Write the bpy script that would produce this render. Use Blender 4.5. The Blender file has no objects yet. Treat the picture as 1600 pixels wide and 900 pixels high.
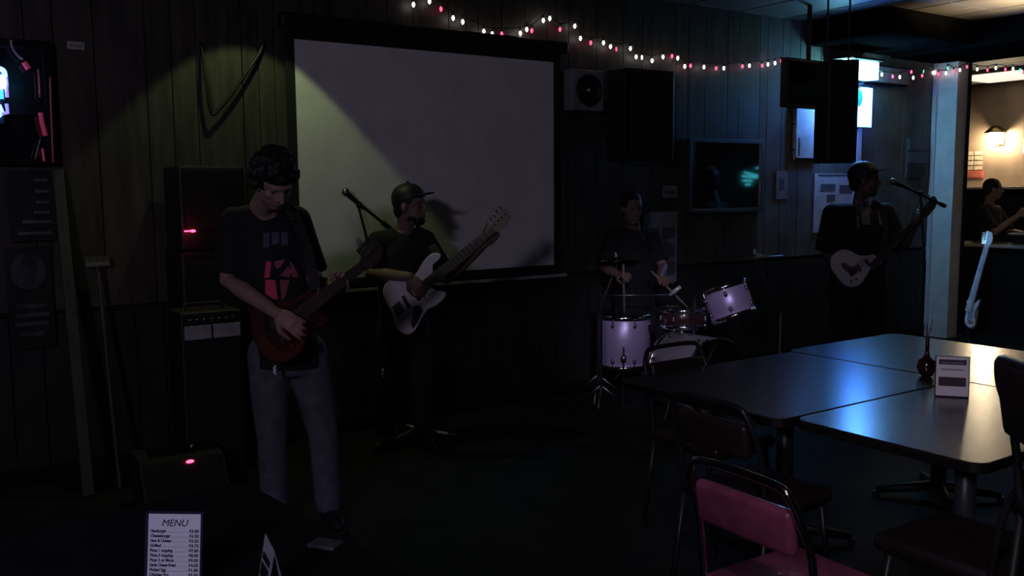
import bpy, bmesh, math, random
from mathutils import Vector, Matrix, Euler
random.seed(7)
V = Vector
SC = bpy.context.scene
COL = SC.collection

# ------------------------------------------------------------------ camera
PITCH, ROLL, FPX, EYE = 0.1082, -0.0074, 1419.4, 1.60
_f = V((0, math.cos(PITCH), -math.sin(PITCH)))
_u0 = V((0, math.sin(PITCH), math.cos(PITCH)))
_x0 = V((1, 0, 0))
CX = _x0 * math.cos(ROLL) + _u0 * math.sin(ROLL)
CU = -_x0 * math.sin(ROLL) + _u0 * math.cos(ROLL)
cd = bpy.data.cameras.new('camera')
cam = bpy.data.objects.new('camera', cd)
COL.objects.link(cam)
cd.sensor_width = 36
cd.lens = 36 * FPX / 1600
cd.clip_start = 0.05
m = Matrix.Identity(4)
for i in range(3):
    m[i][0] = CX[i]; m[i][1] = CU[i]; m[i][2] = -_f[i]
m[2][3] = EYE
cam.matrix_world = m
SC.camera = cam

# ------------------------------------------------------------------ world, lamps, exposure
wd = bpy.data.worlds.new('world'); SC.world = wd; wd.use_nodes = True
wd.node_tree.nodes['Background'].inputs[0].default_value = (0.5, 0.5, 0.6, 1)
wd.node_tree.nodes['Background'].inputs[1].default_value = 0.0
SC.view_settings.view_transform = 'Standard'
SC.view_settings.look = 'None'
SC.view_settings.exposure = 0.0
SC.view_settings.gamma = 1.0
SC.view_settings.use_curve_mapping = False

# the stage wall: origin at the screen's top left corner, t along the wall, s out of the wall
AZ = 0.9736
W0 = V((-1.3466, 5.7479, 0))
WD = V((math.sin(AZ), math.cos(AZ), 0))
WN = V((math.cos(AZ), -math.sin(AZ), 0))
UP = V((0, 0, 1))
EYEV = V((0, 0, EYE))
CEIL = 3.10

def W(t, s, z): return W0 + WD * t + WN * s + UP * z
def ray(px, py): return _f + CX * ((px - 800) / FPX) + CU * ((450 - py) / FPX)
def at(px, py, D):
    r = ray(px, py); return EYEV + r * (D / r.y)
def onz(px, py, z):
    r = ray(px, py); return EYEV + r * ((z - EYE) / r.z)
def onplane(px, py, p0, n):
    r = ray(px, py); return EYEV + r * ((p0 - EYEV).dot(n) / r.dot(n))
def onw(px, py, s=0.0):
    p = onplane(px, py, W(0, s, 0), WN); d = p - W0
    return d.dot(WD), p.z
def onbar(px, py, t=11.0):
    p = onplane(px, py, W(t, 0, 0), WD); d = p - W0
    return d.dot(WN), p.z

def light(name, kind, loc, power, color, size=0.1, target=None, angle=None, blend=0.2, size_y=None):
    ld = bpy.data.lights.new(name, kind); ld.energy = power; ld.color = color
    if kind == 'AREA':
        ld.size = size
        if size_y: ld.shape = 'RECTANGLE'; ld.size_y = size_y
    else: ld.shadow_soft_size = size
    if kind == 'SPOT': ld.spot_size = angle; ld.spot_blend = blend
    o = bpy.data.objects.new(name, ld); COL.objects.link(o); o.location = loc
    if target is not None:
        o.rotation_euler = (V(target) - V(loc)).to_track_quat('-Z', 'Y').to_euler()
    return o

# lamps behind the photographer (the bar's own signs and lamps) that reach the stage, then two added spots
light('violet_room_lamp', 'AREA', (-1.6, -2.2, 2.75), 30.0, (0.80, 0.68, 1.0), 0.5, (0.2, 5.6, 1.0), size_y=0.25)
light('blue_table_lamp', 'SPOT', (-0.9, -0.6, 2.6), 46.0, (0.50, 0.55, 1.0), 0.08, (-0.75, 2.0, 0.8), angle=0.42, blend=0.6)
light('kit_fill_spot', 'SPOT', (0.75, 0.8, 2.9), 185.0, (0.84, 0.74, 1.0), 0.16, (1.13, 6.6, 0.52), angle=0.27, blend=0.6)  # unseen spot added to brighten the drum kit
light('card_fill_spot', 'SPOT', (0.25, 0.5, 2.7), 50.0, (0.95, 0.78, 0.95), 0.10, (1.35, 3.1, 0.75), angle=0.62, blend=0.6)  # unseen spot added to brighten the white card and maroon chair
# faint unseen red fill added beside the guitarist
light('red_fill_spot', 'SPOT', (-0.35, 2.6, 0.95), 0.5, (1.0, 0.10, 0.16), 0.05, (-1.02, 3.95, 1.08), angle=0.34, blend=0.7)
# ceiling downlight washing the wall left of the screen
light('green_downlight', 'SPOT', W(-0.33, 0.50, 3.04), 15.0, (0.80, 1.0, 0.42), 0.02, W(-0.33, 0.50, 0.0), angle=math.radians(83), blend=0.12)
# warm lamp in the main room right of the frame, lighting the ceiling planks
light('warm_room_lamp', 'SPOT', (4.42, 7.25, 2.55), 330.0, (1.0, 0.80, 0.52), 0.08, (4.20, 7.50, 3.1), angle=1.5, blend=1.0)

# ------------------------------------------------------------------ materials
MATS = {}
def mat(name, col, rough=0.6, metal=0.0, var=0.25, scale=9.0, bump=0.0, spec=0.5, coat=0.0, emit=None, es=0.0, stretch=None, trans=0.0):
    if name in MATS: return MATS[name]
    mt = bpy.data.materials.new(name); mt.use_nodes = True
    nt = mt.node_tree; b = nt.nodes['Principled BSDF']
    b.inputs['Roughness'].default_value = rough
    b.inputs['Metallic'].default_value = metal
    b.inputs['Specular IOR Level'].default_value = spec
    b.inputs['Coat Weight'].default_value = coat
    b.inputs['Transmission Weight'].default_value = trans
    tc = nt.nodes.new('ShaderNodeTexCoord')
    src = tc.outputs['Object']
    if stretch:
        mp = nt.nodes.new('ShaderNodeMapping'); mp.inputs['Scale'].default_value = stretch
        nt.links.new(src, mp.inputs['Vector']); src = mp.outputs['Vector']
    nz = nt.nodes.new('ShaderNodeTexNoise'); nz.inputs['Scale'].default_value = scale
    nz.inputs['Detail'].default_value = 4
    nt.links.new(src, nz.inputs['Vector'])
    cr = nt.nodes.new('ShaderNodeValToRGB')
    a = [c * (1 - var) for c in col]; d = [min(1, c * (1 + var)) for c in col]
    cr.color_ramp.elements[0].position = 0.3; cr.color_ramp.elements[1].position = 0.7
    cr.color_ramp.elements[0].color = (*a, 1); cr.color_ramp.elements[1].color = (*d, 1)
    nt.links.new(nz.outputs['Fac'], cr.inputs['Fac'])
    nt.links.new(cr.outputs['Color'], b.inputs['Base Color'])
    if bump:
        bp = nt.nodes.new('ShaderNodeBump'); bp.inputs['Strength'].default_value = bump
        bp.inputs['Distance'].default_value = 0.01
        nt.links.new(nz.outputs['Fac'], bp.inputs['Height']); nt.links.new(bp.outputs['Normal'], b.inputs['Normal'])
    if emit:
        b.inputs['Emission Color'].default_value = (*emit, 1); b.inputs['Emission Strength'].default_value = es
    MATS[name] = mt
    return mt

M_board = mat('wall panelling', (0.050, 0.044, 0.034), 0.55, scale=3, var=0.45, bump=0.2, stretch=(6, 6, 0.8))
M_wain = mat('dark wainscot', (0.018, 0.016, 0.015), 0.6, scale=4, var=0.4, stretch=(6, 6, 0.8))
M_back = mat('wall backing', (0.01, 0.009, 0.008), 0.9)
M_plaster = mat('grey plaster', (0.12, 0.118, 0.115), 0.8, scale=4, var=0.3, bump=0.1)
M_barwall = mat('bar plaster', (0.22, 0.16, 0.11), 0.7, scale=3, var=0.25)
M_ceil = mat('ceiling plank', (0.10, 0.088, 0.07), 0.6, scale=4, var=0.2)
M_soffit = mat('dark stained timber', (0.011, 0.008, 0.007), 0.85, spec=.2, scale=5, var=0.4)
M_dead = mat('flat black timber', (0.004, 0.0035, 0.0035), 1.0, spec=0.0)
M_floor = mat('worn dark floor', (0.014, 0.013, 0.0125), 0.8, spec=.2, scale=6, var=0.4, bump=0.1)
M_rail = mat('pale painted rail', (0.40, 0.38, 0.36), 0.5)
M_screen = mat('projection cloth', (0.84, 0.82, 0.81), 0.9, scale=5, var=0.07)
M_black = mat('black paint', (0.008, 0.008, 0.009), 0.55)
M_blackcloth = mat('black cloth', (0.010, 0.010, 0.012), 0.95, scale=40, bump=0.2)
M_chrome = mat('chrome', (0.75, 0.75, 0.78), 0.12, 1.0, var=0.03)
M_glint = mat('metal with painted glint', (0.92, 0.92, 0.95), 0.25, 0.35, var=0.02)  # near-white colour stands in for glints on chrome
M_dullmetal = mat('dull steel', (0.28, 0.28, 0.30), 0.35, 1.0, var=0.1)
M_skin = mat('skin', (0.38, 0.25, 0.20), 0.6, scale=14, var=0.08)
M_skind = mat('skin deep', (0.13, 0.08, 0.06), 0.6, scale=14, var=0.1)
M_skinm = mat('skin mid', (0.22, 0.14, 0.11), 0.6, scale=14, var=0.1)
M_hair = mat('dark hair', (0.010, 0.008, 0.007), 0.6, scale=30, var=0.4, bump=0.5)
M_jeans = mat('blue jeans', (0.105, 0.110, 0.135), 0.9, scale=18, var=0.25, bump=0.2)
M_blackjeans = mat('black trousers', (0.012, 0.012, 0.014), 0.9, scale=18, bump=0.2)
M_tee = mat('black tee', (0.012, 0.012, 0.015), 0.9, scale=16, bump=0.2)
M_white = mat('white lacquer', (0.82, 0.78, 0.80), 0.25, coat=0.4, var=0.03)
M_cream = mat('ivory lacquer', (0.58, 0.56, 0.56), 0.28, coat=0.4, var=0.05)
M_burst = mat('red sunburst lacquer', (0.075, 0.024, 0.018), 0.2, coat=0.6, scale=5, var=0.5)
M_darkwood = mat('rosewood', (0.04, 0.022, 0.014), 0.5, scale=12, var=0.4)
M_maple = mat('maple', (0.30, 0.24, 0.18), 0.45, scale=12, var=0.15)
M_kickshade = mat('shade-greyed wrap', (0.30, 0.28, 0.33), 0.45, scale=40, var=0.06)  # the drum wrap with the toms' shade put into its colour
M_drum = mat('pearl violet wrap', (0.64, 0.54, 0.90), 0.36, 0.35, scale=40, var=0.06)
M_head = mat('drum head', (0.55, 0.54, 0.56), 0.5, var=0.06)
M_bronze = mat('cymbal bronze', (0.22, 0.16, 0.07), 0.3, 1.0, scale=20, var=0.2)
M_snare = mat('red snare wrap', (0.07, 0.028, 0.028), 0.3, coat=0.5, var=0.2)
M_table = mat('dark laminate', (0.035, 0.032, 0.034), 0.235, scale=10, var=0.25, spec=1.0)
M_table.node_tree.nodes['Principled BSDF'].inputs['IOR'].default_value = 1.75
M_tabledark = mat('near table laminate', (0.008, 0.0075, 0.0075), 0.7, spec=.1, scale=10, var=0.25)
M_edge = mat('black table edge', (0.006, 0.005, 0.005), 0.5)
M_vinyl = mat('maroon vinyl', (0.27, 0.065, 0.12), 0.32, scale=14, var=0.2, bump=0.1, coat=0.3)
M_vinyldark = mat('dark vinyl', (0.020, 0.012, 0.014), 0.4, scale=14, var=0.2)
M_paper = mat('white card', (0.80, 0.79, 0.82), 0.6, var=0.03)
M_paperdim = mat('grey poster paper', (0.26, 0.25, 0.27), 0.7, scale=8, var=0.25)
M_ink = mat('dark ink', (0.012, 0.012, 0.05), 0.7)
M_inkgrey = mat('grey ink', (0.25, 0.25, 0.32), 0.7)
M_acrylic = mat('clear acrylic edge', (0.03, 0.03, 0.06), 0.15, var=0.05, coat=0.5)
M_teal = mat('pale green paint', (0.84, 0.88, 0.85), 0.55, scale=6, var=0.1)
M_whitetrim = mat('white trim paint', (0.75, 0.75, 0.76), 0.5, var=0.05)
M_glassdark = mat('dark picture glass', (0.010, 0.011, 0.012), 0.05, spec=0.9, coat=1.0, var=0.3, scale=3)
M_redglass = mat('dark red glass', (0.030, 0.008, 0.012), 0.12, coat=0.6)
M_redprint = mat('red shirt print', (0.85, 0.09, 0.20), 0.8, scale=20, var=0.2)
M_pinkprint = mat('faded red shirt print', (0.40, 0.11, 0.16), 0.8, scale=20, var=0.3)
M_greyprint = mat('grey shirt print', (0.10, 0.10, 0.14), 0.85, scale=20, var=0.3)
M_whiteprint = mat('pale shirt print', (0.16, 0.155, 0.16), 0.85, scale=20, var=0.3)
M_silver = mat('silver panel', (0.44, 0.44, 0.45), 0.5, 0.2)
M_redpaint = mat('red notice paper', (0.55, 0.10, 0.08), 0.7)
def emat(name, col, s): return mat(name, col, 0.5, emit=col, es=s, var=0.02)
E_white = emat('lit white bulb', (1.0, 0.95, 0.90), 7.0)
E_red = emat('lit red bulb', (1.0, 0.05, 0.13), 4.0)
E_green = emat('lit green bulb', (0.10, 0.75, 0.40), 2.0)
E_sign = emat('lit sign face', (0.26, 0.80, 0.95), 38.0)
E_blue = emat('blue neon tube', (0.08, 0.25, 1.0), 9.0)
E_bluewhite = emat('blue white sign face', (0.03, 0.17, 1.0), 45.0)
E_cyan = emat('cyan neon tube', (0.06, 0.62, 0.75), 3.5)
E_violet = emat('violet neon tube', (0.30, 0.25, 0.9), 1.2)
E_redcable = emat('red-lit cable glow', (0.9, 0.10, 0.20), 0.10)
E_led = emat('red led', (1.0, 0.05, 0.12), 6.0)
E_lamp = emat('warm lamp glass', (1.0, 0.80, 0.52), 150.0)

# ------------------------------------------------------------------ mesh helpers
def link(o):
    COL.objects.link(o); return o
def obj(name, bm, mt, parent=None, loc=None, smooth=False, recalc=True):
    if recalc: bmesh.ops.recalc_face_normals(bm, faces=bm.faces[:])
    me = bpy.data.meshes.new(name); 
    base = V((0, 0, 0))
    if parent is not None:
        q = parent
        while q is not None: base += q.location; q = q.parent
    elif loc is not None: base = V(loc)
    if base.length > 0: bmesh.ops.translate(bm, verts=bm.verts[:], vec=-base)
    if smooth:
        for f in bm.faces: f.smooth = True
    bm.to_mesh(me); bm.free(); me.materials.append(mt)
    o = link(bpy.data.objects.new(name, me))
    if parent is not None: o.parent = parent
    elif loc is not None: o.location = loc
    return o
def tag(o, label, cat, group=None):
    o['label'] = label; o['category'] = cat
    if group: o['group'] = group
    return o
def thing(name, label, cat, loc=(0, 0, 0), group=None):
    o = link(bpy.data.objects.new(name, None)); o.location = loc; o.empty_display_size = 0.1
    return tag(o, label, cat, group)
def struct(o): o['kind'] = 'structure'; return o
def lab(o, text): o['label'] = text; return o
def B(): return bmesh.new()

def frame(x, y, z): # matrix from axes
    return Matrix((x, y, z)).transposed()
def box(bm, c, size, R=None, bevel=0.0, seg=2):
    r = bmesh.ops.create_cube(bm, size=1.0); vs = r['verts']
    for v in vs: v.co = V((v.co.x * size[0], v.co.y * size[1], v.co.z * size[2]))
    if bevel > 0:
        es = list({e for v in vs for e in v.link_edges})
        r2 = bmesh.ops.bevel(bm, geom=es, offset=bevel, segments=seg, profile=0.5, affect='EDGES')
        vs = list({v for f in r2['faces'] for v in f.verts} | {v for v in vs if v.is_valid})
    for v in vs:
        v.co = (R @ v.co if R is not None else v.co) + V(c)
    return bm
def wbox(bm, t0, t1, s0, s1, z0, z1, bevel=0.0):
    c = W((t0 + t1) / 2, (s0 + s1) / 2, (z0 + z1) / 2)
    return box(bm, c, (abs(t1 - t0), abs(s1 - s0), abs(z1 - z0)), frame(WD, WN, UP), bevel)
def ball(bm, c, r, R=None, u=14, v=9):
    if not hasattr(r, '__len__'): r = (r, r, r)
    res = bmesh.ops.create_uvsphere(bm, u_segments=u, v_segments=v, radius=1.0)
    for x in res['verts']:
        p = V((x.co.x * r[0], x.co.y * r[1], x.co.z * r[2]))
        x.co = (R @ p if R is not None else p) + V(c)
    return bm
def axisframe(d):
    d = V(d).normalized(); a = UP if abs(d.z) < 0.95 else V((1, 0, 0))
    x = a.cross(d).normalized(); y = d.cross(x); return x, y, d
def cyl(bm, p0, p1, r0, r1=None, n=12, caps=True):
    return tube(bm, [p0, p1], [r0, r0 if r1 is None else r1], n, caps)
def tube(bm, pts, rad, n=10, caps=True, closed=False):
    pts = [V(p) for p in pts]; k = len(pts)
    if not hasattr(rad, '__len__'): rad = [rad] * k
    rings = []; px = None
    for i, p in enumerate(pts):
        if closed: d = pts[(i + 1) % k] - pts[i - 1]
        elif i == 0: d = pts[1] - pts[0]
        elif i == k - 1: d = pts[-1] - pts[-2]
        else: d = (pts[i + 1] - p).normalized() + (p - pts[i - 1]).normalized()
        if d.length < 1e-9: d = V((0, 0, 1))
        d.normalize()
        if px is None: x, y, _ = axisframe(d)
        else:
            x = px - d * px.dot(d)
            if x.length < 1e-6: x, y, _ = axisframe(d)
            x.normalize(); y = d.cross(x)
        px = x
        rings.append([bm.verts.new(p + (x * math.cos(2 * math.pi * j / n) + y * math.sin(2 * math.pi * j / n)) * rad[i]) for j in range(n)])
    for i in range(k if closed else k - 1):
        a, b = rings[i], rings[(i + 1) % k]
        for j in range(n): bm.faces.new((a[j], a[(j + 1) % n], b[(j + 1) % n], b[j]))
    if caps and not closed:
        bm.faces.new(rings[0][::-1]); bm.faces.new(rings[-1])
    return bm
def lathe(bm, prof, c, axis=UP, n=24):
    x, y, d = axisframe(axis); rings = []
    for r, h in prof:
        rings.append([bm.verts.new(V(c) + d * h + (x * math.cos(2 * math.pi * j / n) + y * math.sin(2 * math.pi * j / n)) * max(r, 1e-4)) for j in range(n)])
    for a, b in zip(rings, rings[1:]):
        for j in range(n): bm.faces.new((a[j], a[(j + 1) % n], b[(j + 1) % n], b[j]))
    bm.faces.new(rings[0][::-1]); bm.faces.new(rings[-1])
    return bm
def loft(bm, secs, n=20):
    """secs: (centre, right vec, fwd vec, a, b, power)"""
    rings = []
    for c, r, f, a, b in secs:
        ring = []
        for j in range(n):
            th = 2 * math.pi * j / n; cs, sn = math.cos(th), math.sin(th); p = 0.85
            ring.append(bm.verts.new(V(c) + r * (a * math.copysign(abs(cs) ** p, cs)) + f * (b * math.copysign(abs(sn) ** p, sn))))
        rings.append(ring)
    for a, b in zip(rings, rings[1:]):
        for j in range(n): bm.faces.new((a[j], a[(j + 1) % n], b[(j + 1) % n], b[j]))
    bm.faces.new(rings[0][::-1]); bm.faces.new(rings[-1])
    return bm
def spline(pts, sub=5, closed=True):
    out = []; k = len(pts); pts = [V(p) for p in pts]
    for i in range(k if closed else k - 1):
        if closed: p0, p1, p2, p3 = pts[i - 1], pts[i], pts[(i + 1) % k], pts[(i + 2) % k]
        else: p0, p1, p2, p3 = pts[max(i - 1, 0)], pts[i], pts[i + 1], pts[min(i + 2, k - 1)]
        for q in range(sub):
            t = q / sub
            out.append(0.5 * ((2 * p1) + (p2 - p0) * t + (2 * p0 - 5 * p1 + 4 * p2 - p3) * t * t + (3 * p1 - p0 - 3 * p2 + p3) * t ** 3))
    if not closed: out.append(pts[-1])
    return out
def prism(bm, poly, nrm, h, bev=0.0):
    """poly: 3D points in a plane; grows h along nrm, with rounded rims"""
    poly = [V(p) for p in poly]; nrm = V(nrm).normalized(); c = sum(poly, V()) / len(poly)
    def ring(k, off):
        return [bm.verts.new(p + (c - p).normalized() * k + nrm * off) for p in poly]
    levels = [(bev, 0), (0, bev), (0, h - bev), (bev, h)] if bev else [(0, 0), (0, h)]
    rs = [ring(*l) for l in levels]; n = len(poly)
    for a, b in zip(rs, rs[1:]):
        for j in range(n): bm.faces.new((a[j], a[(j + 1) % n], b[(j + 1) % n], b[j]))
    for r in (rs[0][::-1], rs[-1]):
        f = bm.faces.new(r); bmesh.ops.triangulate(bm, faces=[f])
    return bm
def remesh(bm, voxel, it=4):
    bmesh.ops.recalc_face_normals(bm, faces=bm.faces[:])
    me = bpy.data.meshes.new('tmp'); bm.to_mesh(me); bm.free()
    o = link(bpy.data.objects.new('tmp', me))
    md = o.modifiers.new('r', 'REMESH'); md.mode = 'VOXEL'; md.voxel_size = voxel
    if it:
        ms = o.modifiers.new('s', 'SMOOTH'); ms.factor = 0.5; ms.iterations = it
    dg = bpy.context.evaluated_depsgraph_get()
    me2 = bpy.data.meshes.new_from_object(o.evaluated_get(dg))
    bpy.data.objects.remove(o); bpy.data.meshes.remove(me)
    out = bmesh.new(); out.from_mesh(me2); bpy.data.meshes.remove(me2)
    return out
def copy_tree(o, parent=None):
    c = o.copy(); link(c)
    if parent is not None: c.parent = parent
    for ch in list(o.children): copy_tree(ch, c)
    return c
def text(body, size, p, xdir, ydir, mt, parent, name='lettering', align='LEFT', ext=0.0004, shear=0.0, width=None, bold=0.0):
    cu = bpy.data.curves.new('t', 'FONT'); cu.body = body; cu.size = size; cu.align_x = align; cu.extrude = ext; cu.shear = shear; cu.offset = size * bold
    cu.resolution_u = 3
    o = link(bpy.data.objects.new('t', cu))
    me = bpy.data.meshes.new_from_object(o.evaluated_get(bpy.context.evaluated_depsgraph_get()))
    bpy.data.objects.remove(o); bpy.data.curves.remove(cu)
    bm = B(); bm.from_mesh(me); bpy.data.meshes.remove(me)
    xs = [v.co.x for v in bm.verts]; k = 1.0
    if width and xs: k = width / max(1e-6, max(xs) - min(xs))
    z = xdir.cross(ydir)
    for v in bm.verts: v.co = V(p) + xdir * v.co.x * k + ydir * v.co.y + z * v.co.z
    return obj(name, bm, mt, parent)

# ------------------------------------------------------------------ room shell
T0, T1, S0, S1 = -5.0, 11.0, -2.6, 9.0
bm = B(); wbox(bm, T0, T1 + .2, S0 - .2, S1, -0.12, 0.0); floor = struct(obj('floor', bm, M_floor))
bm = B(); wbox(bm, T0, T1 + .2, S0 - .2, S1, CEIL + 0.03, CEIL + 0.15); ceiling = struct(obj('ceiling', bm, M_back))
tt = T0
while tt < T1 - 0.1:
    for (sa, sb) in ((S0, 1.2), (1.2, 5.0), (5.0, S1)):
        bm = B(); wbox(bm, tt + 0.012, min(tt + 0.60, T1) - 0.012, sa + 0.006, sb - 0.006, CEIL, CEIL + 0.035)
        obj('plank', bm, M_ceil, ceiling)
    tt += 0.60
bm = B(); wbox(bm, T0, 7.0, -0.14, -0.03, 0, CEIL + .03); wall = struct(obj('wall_back', bm, M_back))
tt = -2.6; rnd = random.Random(3)
while tt < 6.98:
    w = rnd.choice((0.10, 0.14, 0.20, 0.20, 0.27)); e = min(tt + w, 7.0)
    bm = B(); wbox(bm, tt + .003, e - .003, -0.03, rnd.uniform(-.003, 0), 0.96, CEIL + .03); obj('board', bm, M_board if tt < 4.15 else M_plaster, wall)
    tt = e
tt = -2.6
while tt < 6.98:
    e = min(tt + 0.16, 7.0)
    bm = B(); wbox(bm, tt + .003, e - .003, -0.03, rnd.uniform(-.003, 0), 0.0, 0.93); obj('board', bm, M_wain, wall)
    tt = e
bm = B(); wbox(bm, T0 - .12, T0, S0, S1, 0, CEIL + .03); struct(obj('wall_left', bm, M_wain))
bm = B(); wbox(bm, T0, T1, S1, S1 + .12, 0, CEIL + .03); struct(obj('wall_front', bm, M_wain))
bm = B(); wbox(bm, T1, T1 + .12, S0, S1, 0, CEIL + .03); struct(obj('wall_right', bm, M_barwall))
bm = B(); wbox(bm, 6.9, T1, S0 - .12, S0, 0, CEIL + .03); wbox(bm, 6.86, 7.0, S0, -.14, 0, CEIL + .03); struct(obj('wall_rear', bm, M_wain))
# chair rail, baseboard, soffit, column
bm = B(); wbox(bm, -0.15, 2.12, 0.0, 0.030, 0.935, 0.958, .004); struct(obj('trim_1', bm, M_rail))
bm = B(); wbox(bm, -2.6, 7.0, 0.0, 0.018, 0.0, 0.10, .003); struct(obj('baseboard_back', bm, M_soffit))
bm = B(); wbox(bm, 6.20, 7.25, 0.0, S1, 2.87, CEIL + .02, .01); struct(obj('trim_2', bm, M_dead))
bm = B(); wbox(bm, 4.9, 6.198, 0.0, 0.85, 2.89, CEIL + .02, .01); struct(obj('light_block', bm, M_dead))  # black block added to keep the sign's light off the ceiling
bm = B(); wbox(bm, 7.0, 7.2, -0.14, 0.25, 0.0, 2.87, .004); colo = struct(obj('trim_3', bm, M_teal))
bm = B(); wbox(bm, 6.965, 7.0, 0.0, 0.045, 0.0, 2.87, .004); obj('corner_strip', bm, M_whitetrim, colo)
bm = B(); wbox(bm, 7.19, 7.23, 0.2, 0.27, 0.0, 2.87, .004); obj('corner_strip', bm, M_soffit, colo)

# ------------------------------------------------------------------ wall mounted things
def wq(pxl, pxr, pyt, pyb, s):
    """px rectangle on the wall offset plane -> t0,t1,z0,z1"""
    a = onw(pxl, pyt, s); b = onw(pxl, pyb, s); c = onw(pxr, pyt, s); d = onw(pxr, pyb, s)
    return (a[0] + b[0]) / 2, (c[0] + d[0]) / 2, (b[1] + d[1]) / 2, (a[1] + c[1]) / 2

ZT = 1.6 + 0.9308
sc = thing('projection_screen', 'white projection screen with black border on the stage wall', 'screen', W(1.0, 0.03, ZT - 1.5))
bm = B(); wbox(bm, 0, 1.998, 0.010, 0.024, ZT - 1.5, ZT); obj('screen_cloth', bm, M_screen, sc)
for a in ((-.055, 0, ZT - 1.56, ZT + .06), (1.998, 2.055, ZT - 1.56, ZT + .06), (0, 1.998, ZT, ZT + .06), (0, 1.998, ZT - 1.56, ZT - 1.5)):
    bm = B(); wbox(bm, a[0], a[1], 0.004, 0.030, a[2], a[3], .003); obj('border', bm, M_blackcloth, sc)
bm = B(); wbox(bm, -.10, 2.10, 0.004, 0.09, ZT + .06, ZT + .15, .02); obj('roller_case', bm, M_black, sc)

def wallframe(name, label, cat, q, s0, s1, fw, mf, mi, inner='picture'):
    t0, t1, z0, z1 = q
    th = thing(name, label, cat, W((t0 + t1) / 2, s0, z0))
    for i, a in enumerate(((t0, t0 + fw, z0, z1), (t1 - fw, t1, z0, z1), (t0 + fw, t1 - fw, z1 - fw, z1), (t0 + fw, t1 - fw, z0, z0 + fw))):
        bm = B(); wbox(bm, a[0], a[1], s0, s1, a[2], a[3], .002); obj('frame_bar', bm, mf, th)
    bm = B(); wbox(bm, t0 + fw, t1 - fw, s0, s0 + (s1 - s0) * .5, z0 + fw, z1 - fw); obj(inner, bm, mi, th)
    return th

# framed picture with dark glass
wallframe('framed_picture', 'silver-framed dark glass picture on the wall behind the drums', 'picture', wq(1077, 1193, 217, 332, .03), .002, .035, .035, M_dullmetal, M_glassdark, 'glass')
# speaker with pale square frame
t0, t1, z0, z1 = wq(895, 944, 109, 173, .12)
tm, zm = (t0 + t1) / 2, (z0 + z1) / 2
sp = thing('wall_speaker', 'small pale square wall speaker with round black cone, right of the screen', 'speaker', W(tm, 0, z0))
bm = B(); wbox(bm, t0, t1, .002, .12, z0, z1, .012); obj('cabinet', bm, M_paperdim, sp)
bm = B(); rr = min(t1 - t0, z1 - z0) * .40
lathe(bm, [(rr, 0), (rr, .010), (rr * .9, .012), (rr * .88, .004), (rr * .35, -.0), (.001, .001)], W(tm, .121, zm), WN); obj('cone', bm, M_black, sp, smooth=True)
bm = B(); ball(bm, W(tm, .124, zm), (rr * .3, rr * .3, rr * .3)); obj('dust_cap', bm, M_dullmetal, sp, smooth=True)
# big black cabinet
t0, t1, z0, z1 = wq(948, 1054, 106, 250, .30); t0 = onw(948, 180, .06)[0]
sp = thing('loudspeaker', 'large black loudspeaker cabinet hung on the wall above the drummer', 'loudspeaker', W((t0 + t1) / 2, 0, z0))
bm = B(); wbox(bm, t0, t1, .06, .28, z0, z1, .01); obj('cabinet', bm, M_black, sp)
bm = B(); wbox(bm, t0 + .03, t1 - .03, .281, .30, z0 + .03, z1 - .03, .006); obj('grille', bm, M_blackcloth, sp)
bm = B(); wbox(bm, t1 - .012, t1, .281, .292, z0, z1, .002); lab(obj('edge_strip', bm, M_dullmetal, sp), 'thin bright metal edge strip')
bm = B(); wbox(bm, (t0 + t1) / 2 - .08, (t0 + t1) / 2 + .08, .002, .06, z0 + .2, z1 - .2, .004); obj('bracket', bm, M_dullmetal, sp)
# poster behind drummer, with pale picture blocks
def poster(name, label, q, s0, mt, blocks, cat='poster', th_=.006):
    t0, t1, z0, z1 = q
    th = thing(name, label, cat, W((t0 + t1) / 2, s0, z0))
    bm = B(); wbox(bm, t0, t1, s0, s0 + th_, z0, z1); obj('sheet', bm, mt, th)
    for (a, b, c, d, mm) in blocks:
        bm = B(); wbox(bm, t0 + (t1 - t0) * a, t0 + (t1 - t0) * b, s0 + th_ + .0002, s0 + th_ + .002, z0 + (z1 - z0) * c, z0 + (z1 - z0) * d); obj('printed_block', bm, mm, th)
    return th
M_pblock = mat('poster ink', (0.10, 0.10, 0.12), 0.8)
poster('poster', 'grey poster with rows of dark pictures behind the drummer', wq(1006, 1058, 331, 442, .01), .002, M_paperdim,
       [(.1, .45, .62, .78, M_pblock), (.55, .92, .62, .78, M_pblock), (.1, .92, .36, .56, M_pblock), (.1, .45, .10, .30, M_pblock), (.55, .92, .10, .30, M_pblock)])
poster('notice_card', 'small pale card pinned left of the framed picture', wq(1036, 1058, 290, 309, .01), .002, M_paperdim, [(.15, .85, .3, .6, M_pblock)], 'notice')
poster('notice_board', 'pale blue-lit notice sheet on the wall behind the singer', wq(1272, 1336, 271, 362, .01), .002, mat('pale notice', (.55, .54, .6), .7, scale=7, var=.2),
       [(.08, .9, .955, .985, M_pblock), (.15, .5, .70, .82, M_pblock), (.6, .92, .66, .80, M_pblock), (.3, .5, .52, .64, M_pblock)], 'notice')
poster('fuse_panel', 'pale metal wall panel lit blue below the ceiling television', wq(1244, 1282, 168, 247, .04), .002, mat('pale wall panel', (.50, .52, .54), .6, scale=8, var=.2),
       [(.10, .16, .05, .40, M_dullmetal), (.86, .93, .1, .40, M_dullmetal)], 'panel', .04)
poster('wall_switch_plate', 'pale switch plate on the wall right of the framed picture', wq(1213, 1231, 267, 311, .01), .002, M_paperdim, [(.3, .7, .3, .7, M_pblock)], 'switch')
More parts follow.
